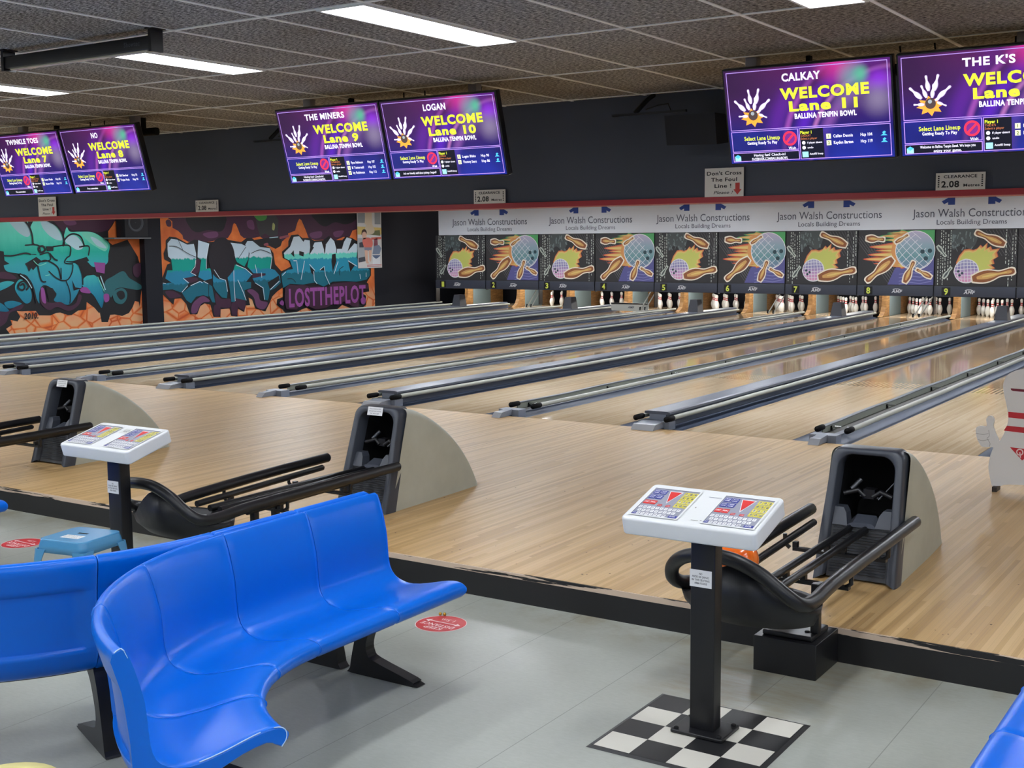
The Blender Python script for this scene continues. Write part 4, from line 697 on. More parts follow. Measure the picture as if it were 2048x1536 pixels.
# photo poster at the far end of the wall
t = thing('photo_poster', 'tall colour photo poster of a child in a coral shirt at the far wall end', 'poster', (WALL_X + 0.05, 15.0, 1.09))
x0p, Tp = 0, None
b = MB(); b.box((-0.012, -0.49, 0.0), (0.0, 0.49, 1.55), mat('poster_white', (216, 214, 212), 0.5)); b.build('board', t)
Tp = lambda y, z, l=0.0: (0.0008 + l, -0.49 + y * 0.98, z * 1.52)
def PO(n, c): return mat('poster_' + n, c, 0.5)
b = MB()
for m, q, lay in ((PO('grey', (150, 154, 156)), [(0.02, .78), (.32, .78), (.32, .96), (.02, .96)], 0), (PO('grey', (150, 154, 156)), [(.72, .76), (.97, .76), (.97, .99), (.72, .99)], 0),
    (PO('sand', (224, 206, 178)), [(.30, .76), (.62, .72), (.60, 1.0), (.34, 1.0)], .0006), (PO('yellow', (222, 196, 120)), [(0.0, .58), (1.0, .58), (1.0, .70), (0.0, .72)], 0), (PO('leaf', (116, 120, 84)), [(.45, .58), (.95, .56), (.93, .66), (.5, .64)], .0006),
    (PO('grey2', (172, 176, 180)), [(0.0, .12), (.35, .12), (.35, .52), (0.0, .52)], 0), (PO('dark', (70, 74, 84)), [(0.02, .10), (.30, .12), (.28, .20), (.02, .18)], .0006), (PO('dark', (70, 74, 84)), [(.06, .44), (.24, .46), (.24, .36), (.06, .36)], .0006),
    (PO('sand', (224, 206, 178)), smooth2([(.30, .62), (.34, .72), (.50, .80), (.66, .72), (.70, .62), (.5, .58)], 4), .0010), (PO('hair', (86, 66, 62)), smooth2([(.16, .60), (.20, .66), (.32, .67), (.38, .62), (.34, .58), (.18, .57)], 4), .0014), (PO('skin', (226, 184, 160)), smooth2([(.20, .52), (.19, .60), (.28, .63), (.36, .60), (.36, .53), (.28, .50)], 4), .0018),
    (PO('coral', (226, 122, 108)), smooth2([(.20, .50), (.40, .53), (.58, .50), (.62, .42), (.56, .36), (.36, .34), (.24, .38)], 4), .0018), (PO('coral', (226, 122, 108)), [(.56, .53), (.98, .54), (.98, .50), (.56, .49)], .0014),
    (PO('maroon', (146, 84, 98)), [(.66, .38), (.84, .38), (.82, .52), (.68, .50)], .0014), (PO('shorts', (140, 140, 158)), [(.26, .36), (.58, .36), (.56, .30), (.28, .30)], .0022), (PO('skin', (226, 184, 160)), [(.27, .31), (.40, .31), (.40, .12), (.46, .08), (.34, .08), (.30, .14)], .0026), (PO('skin', (226, 184, 160)), [(.44, .31), (.57, .31), (.54, .14), (.50, .10), (.46, .14)], .0026),
    (PO('blue', (128, 142, 166)), [(.60, .24), (.90, .24), (.98, .34), (.88, .40), (.66, .38)], .0022), (PO('white2', (232, 234, 238)), [(.60, .06), (.92, .06), (.92, .22), (.60, .22)], .0026), (PO('navy', (92, 108, 140)), smooth2([(.62, .20), (.75, .16), (.90, .20), (.9, .22), (.62, .22)], 3), .0030), (PO('redline', (196, 90, 96)), [(.36, .045), (.98, .05), (.98, .06), (.36, .055)], .0022), (PO('redline', (196, 90, 96)), [(.36, .02), (.98, .025), (.98, .034), (.36, .03)], .0022)):
    b.poly(q, Tp, m, lay)
b.build('picture', t, recalc=False)

# ------------------------------------------------------------------ speakers
M_SPK = mat('speaker_black', (34, 35, 40), 0.6, spec=0.3); M_CONE = mat('speaker_cone', (58, 62, 70), 0.55); M_SPKG = mat('speaker_grille', (40, 37, 43), 0.8, spec=0.2)
t = thing('wall_speaker', 'square black speaker with a round grey cone on a shelf by the black pillar', 'speaker', (WALL_X, 7.08, 1.90))
b = MB(); b.rbox((0.06, -0.30, 0.012), (0.34, 0.30, 0.60), M_SPK, 0.012); b.build('cabinet', t)
b = MB(); pr_ = [(0.20, 0.0), (0.195, 0.012), (0.165, 0.006), (0.07, -0.03), (0.055, -0.012), (0.0, 0.0)]
b.rings([[(0.342 + z, -0.02 + r * math.cos(2 * PI * k / 28), 0.32 + r * math.sin(2 * PI * k / 28)) for k in range(28)] for r, z in pr_], M_CONE, caps=False); b.build('cone', t)
b = MB(); b.box((0.045, -0.62, -0.02), (0.38, 0.34, 0.011), mat('shelf_grey', (92, 94, 98), 0.5)); tag(b.build('shelf', t), 'thin grey shelf')
t = thing('hanging_speaker', 'black loudspeaker in a hanging bracket on the bulkhead beside the lane 11 screen', 'speaker', (1.705, BULK_Y, 2.518))
b = MB()
fr = [(-0.19, -0.36, -0.13), (0.17, -0.36, -0.14), (0.17, -0.40, 0.06), (-0.19, -0.40, 0.06)]; bk = [(-0.13, -0.06, -0.10), (0.21, -0.06, -0.10), (0.21, -0.06, 0.06), (-0.13, -0.06, 0.06)]
b.rings([fr, bk], M_SPK, smooth=False); b.build('cabinet', t)
b = MB(); b.add([(-0.175, -0.364, -0.12), (0.155, -0.364, -0.13), (0.155, -0.402, 0.05), (-0.175, -0.402, 0.05)], [(0, 1, 2, 3)], M_SPKG); gr = b.build('grille', t)
b = MB(); Tg = plane_T((-0.12, -0.375, -0.06), (1, 0, 0), (0, -0.2, 0.98), (0, -1, -0.2)); b.quad(-0.022, -0.022, 0.022, 0.022, Tg, M_LOGO, 0.002); b.text('EV', 0, 0, 0.022, Tg, M_SPK, 0.003, bold=0.04); b.build('badge', gr)
b = MB(); b.tube([(-0.20, -0.22, 0.03), (-0.20, -0.22, 0.13), (0.20, -0.22, 0.14), (0.20, -0.22, 0.03)], 0.010, M_BLACK, 6); b.rod((0.0, -0.22, 0.135), (0.0, 0.0, 0.14), 0.010, M_BLACK); b.lathe([(0.0, 0.0), (0.008, 0.0), (0.008, 0.006), (0, 0.006)], M_CHROME, 10, (0.02, -0.22, 0.145)); br_ = b.build('bracket', t)
for ch in (t.children[0], gr, br_): ch.data.transform(Matrix.Scale(0.72, 4))
for ch in gr.children: ch.data.transform(Matrix.Scale(0.72, 4))

# ------------------------------------------------------------------ small tube lights on the bulkhead and the one hanging from the ceiling
def bulk_light(x, label):
    t = thing('bulkhead_tube_light', label, 'light fixture', (x, BULK_Y, 2.684), 0, 'thin dark tube lights on the bulkhead')
    b = MB(); b.box((-0.24, -0.16, -0.060), (0.33, -0.135, -0.045), mat('dark_strip', (44, 46, 52), 0.4)); b.build('tube', t)
    b = MB(); b.tube([(0.02, -0.02, 0.085), (0.0, -0.08, 0.05), (-0.06, -0.147, -0.045)], 0.017, M_BLACK, 6); b.build('arm', t)
    b = MB(); b.tube([(0.0, -0.1, -0.02), (0.10, -0.12, 0.0), (0.18, -0.12, 0.005), (0.21, -0.14, -0.045)], 0.005, M_BLACK, 6); b.build('cable', t)
bulk_light(1.226, 'thin dark tube light on a bent arm left of the hanging black speaker')
bulk_light(-2.271, 'thin dark tube light on a bent arm left of the THE MINERS screen')
t = thing('ceiling_tube_light', 'long black tube light hanging on brackets across a bright ceiling panel', 'light fixture', (-0.006, -6.236, CEIL))
b = MB(); b.rbox((-0.585, -0.030, -0.100), (0.57, 0.030, -0.036), M_BLACK, 0.008, axis=0); b.build('housing', t)
b = MB(); b.box((-0.54, -0.018, -0.106), (0.52, 0.018, -0.098), mat('tube_glass', (190, 186, 168), 0.15)); b.build('tube', t)
for x in (-0.578, 0.562):
    b = MB(); b.box((x - 0.010, -0.036, -0.111), (x + 0.010, 0.036, -0.006), M_BLACK); b.box((x - 0.028, -0.04, -0.008), (x + 0.028, 0.04, 0.0), M_BLACK); b.build('bracket', t)
b = MB(); b.text('Showtec', 0.43, -0.067, 0.021, plane_T((0, -0.031, 0), (1, 0, 0), (0, 0, 1), (0, -1, 0)), mat('dim_text', (70, 72, 78), 0.5), 0.001, bold=0.02); b.build('lettering', t)
t = tag(MB(), None) if False else None
b = MB(); b.lathe([(0.10, 0.0), (0.10, -0.02), (0.085, -0.05), (0.05, -0.072), (0.0, -0.078)], M_WHITE, 24); o = b.build('ceiling_dome'); o.location = (-1.76, -5.81, CEIL - 0.0005); tag(o, 'small cream ceiling dome cut by the left photo edge', 'ceiling fitting')

# ------------------------------------------------------------------ signs on the bulkhead
M_SIGN = mat('sign_grey_white', (236, 232, 224), 0.55); M_SIGNT = mat('sign_black_text', (40, 38, 38), 0.6); M_SIGNR = mat('sign_red', (206, 70, 64), 0.6)
SIGN_Y = BULK_Y - 0.024; SG = 0.79
def foul_sign(x, tilt, label):
    t = thing('foul_line_sign', label, 'sign', (x, SIGN_Y, BULK_Z + 0.038), 0, 'foul line signs'); t.rotation_euler = (0, tilt, 0)
    b = MB(); b.box((-0.18, -0.004, 0.0), (0.18, 0.002, 0.245), M_SIGN); b.build('board', t)
    T = plane_T((0, -0.0045, 0), (1, 0, 0), (0, 0, 1), (0, -1, 0)); b = MB()
    b.text("Don't Cross", 0, 0.200, 0.030, T, M_SIGNT, .001, width=0.32, bold=.022); b.build('lettering', t); b = MB(); b.text('The Foul', 0, 0.146, 0.030, T, M_SIGNT, .001, width=0.24, bold=.022); b.build('lettering', t); b = MB(); b.text('Line !', -0.01, 0.092, 0.030, T, M_SIGNT, .001, width=0.155, bold=.022); b.build('lettering', t); b = MB(); b.text('Please !', -0.01, 0.036, 0.026, T, M_SIGNT, .001, width=0.17, slant=0.4)
    b.build('lettering', t)
    b = MB(); b.poly([(0.105, 0.115), (0.145, 0.115), (0.145, 0.06), (0.163, 0.06), (0.125, 0.015), (0.088, 0.06), (0.105, 0.06)], T, M_SIGNR, .001); tag(b.build('arrow', t), 'red arrow')
    for ch in t.children: ch.data.transform(Matrix.Scale(SG, 4))
foul_sign(1.783, 0.0, 'white foul line sign with red arrow, below the hanging black speaker')
foul_sign(-5.555, 0.0, 'white foul line sign with red arrow, below the screens at the left edge')
def clear_sign(x, label):
    t = thing('clearance_sign', label, 'sign', (x, SIGN_Y, BULK_Z + 0.038), 0, 'clearance signs')
    b = MB(); b.box((-0.185, -0.004, 0.0), (0.185, 0.002, 0.132), M_SIGN); b.build('board', t)
    T = plane_T((0, -0.0045, 0), (1, 0, 0), (0, 0, 1), (0, -1, 0)); b = MB()
    b.text('CLEARANCE', 0, 0.103, 0.022, T, M_SIGNT, .001, width=0.25, bold=.02); b.build('lettering', t); b = MB(); b.text('2.08', -0.075, 0.045, 0.046, T, M_SIGNT, .001, width=0.135, bold=.03); b.build('lettering', t); b = MB(); b.text('Metres', 0.085, 0.034, 0.020, T, M_SIGNT, .001, width=0.12, bold=.02)
    b.build('lettering', t)
    for s in (-1, 1):
        b = MB()
        for k in range(6): b.quad(s * 0.163 - 0.006, 0.022 + k * .016, s * 0.163 + 0.006, 0.032 + k * .016, T, M_SIGNT, .001)
        b.build('edge_lettering', t)
    for ch in t.children: ch.data.transform(Matrix.Scale(SG, 4))
clear_sign(3.337, 'grey clearance sign below the screens for lanes 11 and 12')
clear_sign(-0.152, 'grey clearance sign below the screens for lanes 9 and 10')
clear_sign(-3.254, 'grey clearance sign midway between the two left screen pairs')

# ------------------------------------------------------------------ score screens
def screen_mat():
    q = NM('screen_picture', rough=0.25, spec=0.4)
    x, y, z = q.sep()[0:3]
    u = q.ma('ADD', q.ma('DIVIDE', x, 0.904), 0.5); v = q.ma('ADD', q.ma('DIVIDE', y, 0.506), 0.5)
    base = q.ramp(v, [(0.0, (24, 40, 150)), (0.30, (28, 20, 110)), (0.55, (60, 20, 104)), (1.0, (84, 22, 84))])
    left = q.mr(u, 0.45, 0.0)
    base = q.mix(q.ma('MULTIPLY', left, q.mr(v, 0.4, 0.8)), base, (52, 16, 66))
    low = q.mr(v, 0.36, 0.34)
    def blob(c, cu, cv, r, col, k=1.0, asp=1.8):
        du = q.ma('MULTIPLY', q.ma('SUBTRACT', u, cu), asp); dv = q.ma('SUBTRACT', v, cv)
        d = q.ma('SQRT', q.ma('ADD', q.ma('MULTIPLY', du, du), q.ma('MULTIPLY', dv, dv)))
        return q.mix(q.ma('MULTIPLY', q.mr(d, r, 0.0), k), c, col)
    # arcs sweeping from the lower left to the upper right
    du = q.ma('MULTIPLY', q.ma('SUBTRACT', u, 1.02), 1.75); dv = q.ma('SUBTRACT', v, 0.02)
    d = q.ma('SQRT', q.ma('ADD', q.ma('MULTIPLY', du, du), q.ma('MULTIPLY', dv, dv)))
    c = base
    for r, w, col, k in ((1.30, 0.16, (112, 34, 176), 0.5), (1.18, 0.05, (176, 84, 190), 0.7), (1.02, 0.12, (96, 26, 200), 0.75), (0.90, 0.04, (196, 120, 196), 0.75), (0.78, 0.10, (150, 90, 180), 0.6)):
        e = q.ma('ABSOLUTE', q.ma('SUBTRACT', d, r)); c = q.mix(q.ma('MULTIPLY', q.mr(e, w, 0.0), q.ma('MULTIPLY', k, q.mr(v, 1.0, 0.5, 0.35, 1.0))), c, col)
    c = blob(c, 0.70, 1.0, 0.32, (206, 48, 150), 0.9)
    c = blob(c, 0.78, 0.84, 0.22, (110, 160, 170), 0.75)
    c = blob(c, 0.83, 0.86, 0.12, (84, 184, 150), 0.9)
    c = blob(c, 0.93, 0.78, 0.20, (136, 40, 214), 0.95)
    c = blob(c, 0.92, 0.60, 0.24, (140, 126, 160), 0.85)
    c = blob(c, 0.74, 0.62, 0.22, (120, 100, 150), 0.6)
    c = q.mix(q.ma('MULTIPLY', low, 0.72), c, q.ramp(q.noise(q.comb(u, v, 0.0), 2.0, 2.0), [(0.35, (20, 16, 92)), (0.65, (34, 48, 170))]))
    q.color((0.01, 0.01, 0.012, 1)); q.emit(c, 1.15)
    return q.m
M_SCR = screen_mat()
def E(n, c, k=1.0): return mat('screen_' + n, c, 0.4, emit=k)
E_W, E_Y, E_L, E_D, E_R, E_C, E_O, E_P, E_G = E('white', (244, 240, 255)), E('lime', (222, 232, 60)), E('line', (178, 140, 226)), E('dark', (8, 8, 26)), E('red', (226, 48, 78)), E('cyan', (80, 190, 226)), E('orange', (246, 168, 60)), E('brown', (196, 116, 72)), E('pinshade', (170, 150, 190))
E_BALL = E('ball', (78, 62, 60)); E_B = E('panel_navy', (12, 12, 66))
M_BEZ = mat('screen_bezel', (18, 18, 22), 0.3)
Dy, Dz = -0.14 / 0.522, 0.503 / 0.522
def tv(xc, lane, team, rows, msg, label):
    t = bpy.data.objects.new('score_screen', None); COL.objects.link(t)
    ux, uy, uz = Vector((1, 0, 0)), Vector((0, Dy, Dz)), Vector((0, -Dz, Dy))
    m = Matrix((ux, uy, uz)).transposed().to_4x4(); m.translation = Vector((xc, -3.87, 2.424)); t.matrix_world = m
    tag(t, label, 'screen', 'score screens hanging over the approach')
    b = MB(); b.rbox((-0.462, -0.263, -0.055), (0.462, 0.263, -0.002), M_BEZ, 0.006); b.build('housing', t)
    b = MB(); W_, H_ = 0.904, 0.506
    b.quad(-W_ / 2, -H_ / 2, W_ / 2, H_ / 2, lambda x, y, l=0.0: (x, y, l), M_SCR, 0.0); sc = b.build('screen', t, recalc=False)
    T = lambda u, v, l=0.0: ((u - 0.5) * W_, (0.5 - v) * H_, l)
    TT = lambda x, y, l=0.0: (x, y, l)
    PX = lambda u: (u - 0.5) * W_
    PY = lambda v: (0.5 - v) * H_
    b = MB(); b.quad(0.445, 0.655, 0.59, 0.982, T, E_D, .0006); b.quad(0.018, 0.888, 0.435, 0.982, T, E_D, .0006); b.build('dark_panel', sc, recalc=False)
    b = MB()
    for u0, v0, u1, v1 in ((.015, .02, .985, .645), (.015, .655, .438, .878), (.015, .885, .438, .985), (.443, .655, .985, .985)):
        w = .0045
        for a in ((u0, v0, u1, v0 + w * 1.8), (u0, v1 - w * 1.8, u1, v1), (u0, v0, u0 + w, v1), (u1 - w, v0, u1, v1)): b.quad(*a, T, E_L, .0012)
    b.build('frame_lines', sc, recalc=False)
    w = MB(); yl = MB(); ot = MB()
    def tx(B, s, u, v, h, wd, m, bold=.024, al='C'):
        B = MB(); B.text(s, PX(u), PY(v), h * H_, TT, m, .002, width=(wd * W_ if wd else None), bold=bold, align=al); B.build('lettering', sc, recalc=False)
    tx(w, team, .48 if len(team) > 4 else .46, .115, .075, .039 * len(team) if len(team) > 3 else .085, E_W, .035)
    tx(yl, 'WELCOME', .61, .285, .105, .53, E_Y, .045); tx(yl, 'Lane %d' % lane, .60, .42, .095, .34 if lane < 10 else .41, E_Y, .045)
    tx(w, 'BALLINA TENPIN BOWL', .61, .525, .050, .37, E_W, .04)
    tx(yl, 'Select Lane Lineup', .21, .735, .042, .225, E_Y); tx(w, 'Getting Ready To Play', .21, .785, .030, .19, E_W)
    tx(w, 'Wait', .395, .858, .028, .045, E_W)
    tx(yl, 'Player 1', .452, .70, .030, .068, E_Y, .035, 'L')
    tx(ot, team, .452, .735, .020, None, E_P, .01, 'L'); tx(ot, 'Select a player', .452, .765, .022, .10, E_P, .01, 'L')
    tx(w, 'If player absent', .49, .81, .020, .09, E_W, .02, 'L'); tx(w, 'undo', .49, .862, .020, .035, E_W, .02, 'L'); tx(w, 'Autofill lineup', .50, .93, .020, .082, E_W, .02, 'L')
    for k, (nm, hc) in enumerate(rows):
        v = .755 + .068 * k
        ot.quad(.607, v - .026, .635, v + .026, T, E('cell', (228, 232, 196)), .0012); tx(ot, str(k + 1), .621, v, .030, None, E('ink', (90, 110, 50)), .03)
        tx(w, nm, .65, v, .030, .115, E_W, .022, 'L'); tx(w, hc, .81, v, .030, .068, E_W, .022, 'L')
        ot.poly([(PX(.925), PY(v + .022)), (PX(.965), PY(v + .022)), (PX(.952), PY(v + .004)), (PX(.945), PY(v + .004)), (PX(.958), PY(v - .012)), (PX(.948), PY(v - .026)), (PX(.936), PY(v - .012)), (PX(.940), PY(v + .004))], TT, E_C, .002)
    for k, line in enumerate(msg): tx(w, line, .25, (.935 if len(msg) == 1 else .918 + .042 * k), .026, min(.30, .0095 * len(line)), E_W, .022)
    ot.build('row_marks', sc, recalc=False); ot = MB()
    ot.disc(PX(.468), PY(.81), .0095, TT, E_W, .0014); ot.disc(PX(.468), PY(.862), .0095, TT, E_W, .0014); ot.build('key_icons', sc, recalc=False); ot = MB(); ot.quad(.455, .905, .492, .965, T, E('pale_blue', (160, 220, 244)), .0014)
    ot.build('card_icon', sc, recalc=False); ot = MB(); ot.quad(.026, .925, .064, .975, T, E('pale_blue', (160, 220, 244)), .0014); ot.poly([(PX(.026), PY(.925)), (PX(.045), PY(.905)), (PX(.064), PY(.925)), (PX(.045), PY(.95))], TT, E_C, .002); ot.build('mail_icon', sc, recalc=False); ot = MB()
    ot.ringd(PX(.385), PY(.755), .034, .011, TT, E_R, .0022); ot.disc(PX(.385), PY(.755), .03, TT, E('dim_rose', (120, 40, 130)), .0014); ot.stroke([(PX(.385) - .022, PY(.755) - .022), (PX(.385) + .022, PY(.755) + .022)], .011, TT, E_R, .0024)
    ot.build('wait_icon', sc, recalc=False)
    b = MB(); cx, cy = PX(.165), PY(.475)
    star = []
    for k in range(16):
        a = 2 * PI * k / 16 + 0.1; r = (0.066 if k % 2 == 0 else 0.040); star.append((cx + r * math.cos(a) * 1.05, cy - 0.018 + r * math.sin(a) * 0.78))
    b.poly(star, TT, E_O, .0014)
    for dx, dy, L, a in ((-.070, .050, .085, 135), (-.028, .056, .07, 112), (-.010, .096, .08, 98), (.016, .056, .07, 82), (.034, .096, .085, 74), (.072, .048, .085, 40), (-.055, -.008, .055, 178), (.058, -.012, .05, -25), (.045, .02, .05, 35)):
        b.poly(pin2d(cx + dx, cy + dy, L * 0.98, math.radians(a), 0.92, .001), TT, E_G, .0018); b.poly(pin2d(cx + dx - .001, cy + dy, L * .94, math.radians(a), 0.80), TT, E_W, .0022)
    b.disc(cx + 0.002, cy - 0.006, 0.027, TT, E_BALL, .0028); b.disc(cx, cy + 0.004, 0.010, TT, E('ball_shine', (160, 170, 176)), .0032)
    b.build('bowling_icon', sc, recalc=False)
    return t
H_ = []
TVS = [(-4.205 + 0.45 - 0.014, 7, 'TWINKLE TOES', [('Susan Wade', 'Hcp 82'), ('Steve Fish', 'Hcp 113')], ['Free automation'], 'score screen reading TWINKLE TOES, Lane 7, cut by the left photo edge'),
       (-2.832, 8, 'NO', [('Bill Becker', 'Hcp 70'), ('Trojan Hula', 'Hcp 90')], ['Free automation'], 'score screen reading NO, WELCOME Lane 8, right one of the far left pair'),
       (-0.455, 9, 'THE MINERS', [('Flynn Robinson', 'Hcp 107'), ('B Tattersall', 'Hcp 102'), ('Ivy Robinson', 'Hcp 113')], ['Having fun? Check-in!', 'FACEBOOK.COM/BALLINABOWL'], 'score screen reading THE MINERS, WELCOME Lane 9, left one of the middle pair'),
       (0.472, 10, 'LOGAN', [('Logan Blake', 'Hcp 90'), ('Thommy Sears', 'Hcp 86')], ['Ask our friendly staff about joining a league!!'], 'score screen reading LOGAN, WELCOME Lane 10, right one of the middle pair'),
       (2.884, 11, 'CALKAY', [('Callan Dennis', 'Hcp 104'), ('Kayden Barton', 'Hcp 119')], ['Having fun? Check-in!', 'FACEBOOK.COM/BALLINABOWL'], 'score screen reading CALKAY, WELCOME Lane 11, beside the hanging speaker'),
       (3.828, 12, "THE K'S", [('Kim Kerr', 'Hcp 96'), ('Kane Kerr', 'Hcp 80')], ['Welcome to Ballina Tenpin Bowl. We hope you', 'enjoy your game.'], "score screen reading THE K'S, cut by the right photo edge")]
M_POST = mat('mount_post_grey', (150, 146, 150), 0.5)
for k_, a in enumerate(TVS):
    t = tv(*a)
    b = MB(); b.rbox((-0.12, -0.12, -0.085), (0.12, 0.14, -0.055), M_BLACKM, 0.006); b.build('mount', t)
    px_ = (-3.294, 0.006, 3.356)[k_ // 2] + (-0.88 if k_ % 2 == 0 else 0.56)
    b = MB(); b.rbox((px_ - 0.036, -3.66, 2.575), (px_ + 0.036, -3.60, CEIL), M_POST, 0.008); b.box((px_ - 0.03, -3.852, 2.565), (px_ + 0.03, -3.60, 2.595), M_BLACKM)
    inv = t.matrix_world.inverted(); b.v = [tuple(inv @ Vector(p)) for p in b.v]; b.build('ceiling_post', t)
for xc, lab in ((-3.294, 'far left'), (0.006, 'middle'), (3.356, 'right hand')):
    t = thing('screen_back_light', 'black tube light and cables hanging behind the %s pair of score screens' % lab, 'light fixture', (xc, -3.50, CEIL), 0, 'black tube lights behind the score screens')
    b = MB(); b.rbox((-0.75, -0.03, -0.145), (0.66, 0.03, -0.085), M_BLACKM, 0.02, axis=0, er=0.005); b.build('housing', t)
    for x in (-0.6, 0.5):
        b = MB(); b.box((x - 0.012, -0.02, -0.09), (x + 0.012, 0.02, 0.0), M_BLACKM); b.build('bracket', t)
    for s, x in ((1, -0.08), (-1, 0.1)):
        b = MB(); b.tube([(x, -0.06, -0.003), (x + .01, -0.07, -0.06), (x + .01 * s, -0.08, -0.15), (x + .04 * s, -0.06, -0.24)], 0.005, M_BLACKM, 6); b.build('cable', t)
# ------------------------------------------------------------------ ball returns: hood, rack of rails, front loop and pan
n = NM('hood_putty', rough=0.5)
k = n.noise(n.obj(), 3.0, 4.0, 0.6); n.color(n.ramp(k, [(0.35, (178, 179, 164)), (0.6, (188, 189, 174)), (0.8, (194, 195, 181))])); M_HOOD = n.m
M_SURR = mat('hood_charcoal', (62, 66, 75), 0.36)
M_GRIL = mat('hood_grille', (62, 64, 68), 0.5); M_RAILB = mat('rack_black_rubber', (22, 22, 24), 0.38); M_PAN = mat('rack_pan_black', (24, 25, 28), 0.45)
M_DIM = mat('dull_steel', (92, 94, 98), 0.4, metal=0.6); M_STK = mat('sticker_white', (222, 222, 222), 0.5); M_STKT = mat('sticker_text', (52, 52, 58), 0.6)
def arc_outline(wb, wt, h, r, k=8):
    """one side up, over the rounded top, down the other side"""
    L = [(-wb, 0.0), (-(wb * .7 + wt * .3), h * .36), (-(wb * .3 + wt * .7), h * .66)]
    for i in range(k + 1):
        t = PI / 2 * i / k; L.append((-wt + r - r * math.cos(t), h - r + r * math.sin(t)))
    return L + [(-x, z) for x, z in L[::-1]]
def ball_return(cx, label, sticker, rack_dy=0.0, wide=0.0):
    Y0 = -4.20
    t = thing('ball_return', label, 'ball return', (cx, Y0, 0), 0, 'ball returns on the approach')
    F = lambda x, z, d=0.0: (x, 0.30 * z + d, z)
    out = arc_outline(0.218, 0.190, 0.672, 0.055); inn = arc_outline(0.160, 0.146, 0.634, 0.075)
    sc = lambda L, dx, dz: [(x * (1 + dx), z * (1 + dz)) for x, z in L]
    b = MB()
    rs = [[F(x, z, .105) for x, z in out], [F(x, z, .03) for x, z in out], [F(x, z, .010) for x, z in sc(out, -.02, -.006)], [F(x, z, 0) for x, z in sc(out, -.045, -.012)],
          [F(x, max(z, .02), 0.004) for x, z in sc(inn, .06, .014)], [F(x, max(z, .02), .012) for x, z in sc(inn, .02, .005)], [F(x, max(z, .02), .12) for x, z in inn]]
    b.rings(rs, M_SURR, closed=False, caps=False); su = b.build('front_surround', t)
    # shell: sections that lean at the front and stand up towards the tail
    crest = smooth2([(0.265, .664), (0.36, .646), (0.50, .592), (0.65, .514), (0.80, .412), (0.93, .297), (1.035, .175), (1.105, .070), (1.125, .004)], 4, closed=False)
    b = MB(); rs = []
    for i, (y, z) in enumerate(crest):
        q = i / (len(crest) - 1); hw = 0.208 - 0.052 * q; r = min(0.045, z * .6); ring = []
        lean = 0.20 * max(0.0, 1 - q * 2.2)
        for s in (-1, 1):
            arc = [(s * (hw - r + r * math.sin(a)), z - r + r * math.cos(a)) for a in [PI / 2 * k / 5 for k in range(6)]]
            side = [(s * hw * (1 + .03 * (1 - z2)), z2 * (z - r)) for z2 in (0.0, .35, .7)]
            L = side + arc[::-1] if s < 0 else arc + side[::-1]
            ring += L
        rs.append([(x, y - lean * (1 - zz / max(z, .01)), zz) for x, zz in ring])
    b.rings(rs, M_HOOD, closed=False, caps=False); b.add(rs[-1], [tuple(range(len(rs[-1])))], M_HOOD)
    b.build('shell', t)
    b = MB(); rs = [[F(x, max(z, .02), d) for x, z in inn] for d in (.11,)] + [[F(x, max(z * k_, .02), d_) for x, z in inn] for d_, k_ in ((.22, .92), (.34, .74), (.44, .55))]
    b.rings(rs, M_BLACKM, closed=False, caps=False); b.add(rs[-1], [tuple(range(len(rs[-1])))], M_BLACKM); b.add([F(-.13, .26, .1), F(.13, .26, .1), F(.13, .26, .45), F(-.13, .26, .45)], [(0, 1, 2, 3)], M_BLACKM)
    b.build('dark_lining', t)
    b = MB(); b.rings([[F(-.157, z, .045), F(.157, z, .045), F(.157, z, .075), F(-.157, z, .075)] for z in (.012, .275)], M_GRIL, smooth=False)
    for k in range(17):
        z = .036 + k * .0138; b.rings([[F(-.145, z, .046), F(-.145, z + .004, .036), F(-.145, z + .008, .046)], [F(.145, z, .046), F(.145, z + .004, .036), F(.145, z + .008, .046)]], M_GRIL, smooth=False)
    b.build('louvre_grille', t)
    b = MB()
    for s in (-1, 1):
        b.rings([[F(s * .152, .275, .03), F(s * .072, .275, .03), F(s * .086, .335, .04), F(s * .104, .362, .045), F(s * .152, .362, .045)], [F(s * .152, .275, .11), F(s * .072, .275, .11), F(s * .086, .335, .11), F(s * .104, .362, .11), F(s * .152, .362, .11)]], M_SURR, smooth=False)
    b.rings([[F(-.092, .272, .03), F(.092, .272, .03), F(.05, .290, .05), F(-.05, .290, .05)], [F(-.092, .272, .1), F(.092, .272, .1), F(.05, .32, .12), F(-.05, .32, .12)]], M_SURR, smooth=False)
    b.build('cradle', t)
    b = MB()
    for s in (-1, 1): b.tube([F(s * .13, .42, .10), F(s * .06, .44, .12), F(s * .02, .41, .12)], .014, M_BLACK, 8)
    b.rod(F(-.05, .41, .13), F(.06, .405, .13), .005, M_DIM); b.rod(F(-.10, .44, .13), F(-.06, .49, .15), .012, M_DIM); b.rod(F(.05, .40, .12), F(.12, .49, .14), .004, M_DIM); b.box(F(-.03, .40, .12), F(.03, .45, .17), M_BLACK)
    b.build('ball_lift', t)
    if sticker:
        T = lambda x, y, l=0.0: F(x * .95, .630 + y, -.0025 - l + .10 * abs(y) * 0)
        b = MB(); b.quad(-.075, -.014, .060, .040, T, M_STK, .004)
        for k, w in enumerate((.10, .11, .075)): b.text(('Keep your hands out of the', 'of the ball return and wait', 'for your ball')[k], -.008, .029 - k * .015, .0085, T, M_STKT, .006, width=w)
        b.build('sticker', su)
    # rack
    P = lambda x, y, z: (x - 0.02, y + rack_dy - Y0, z)
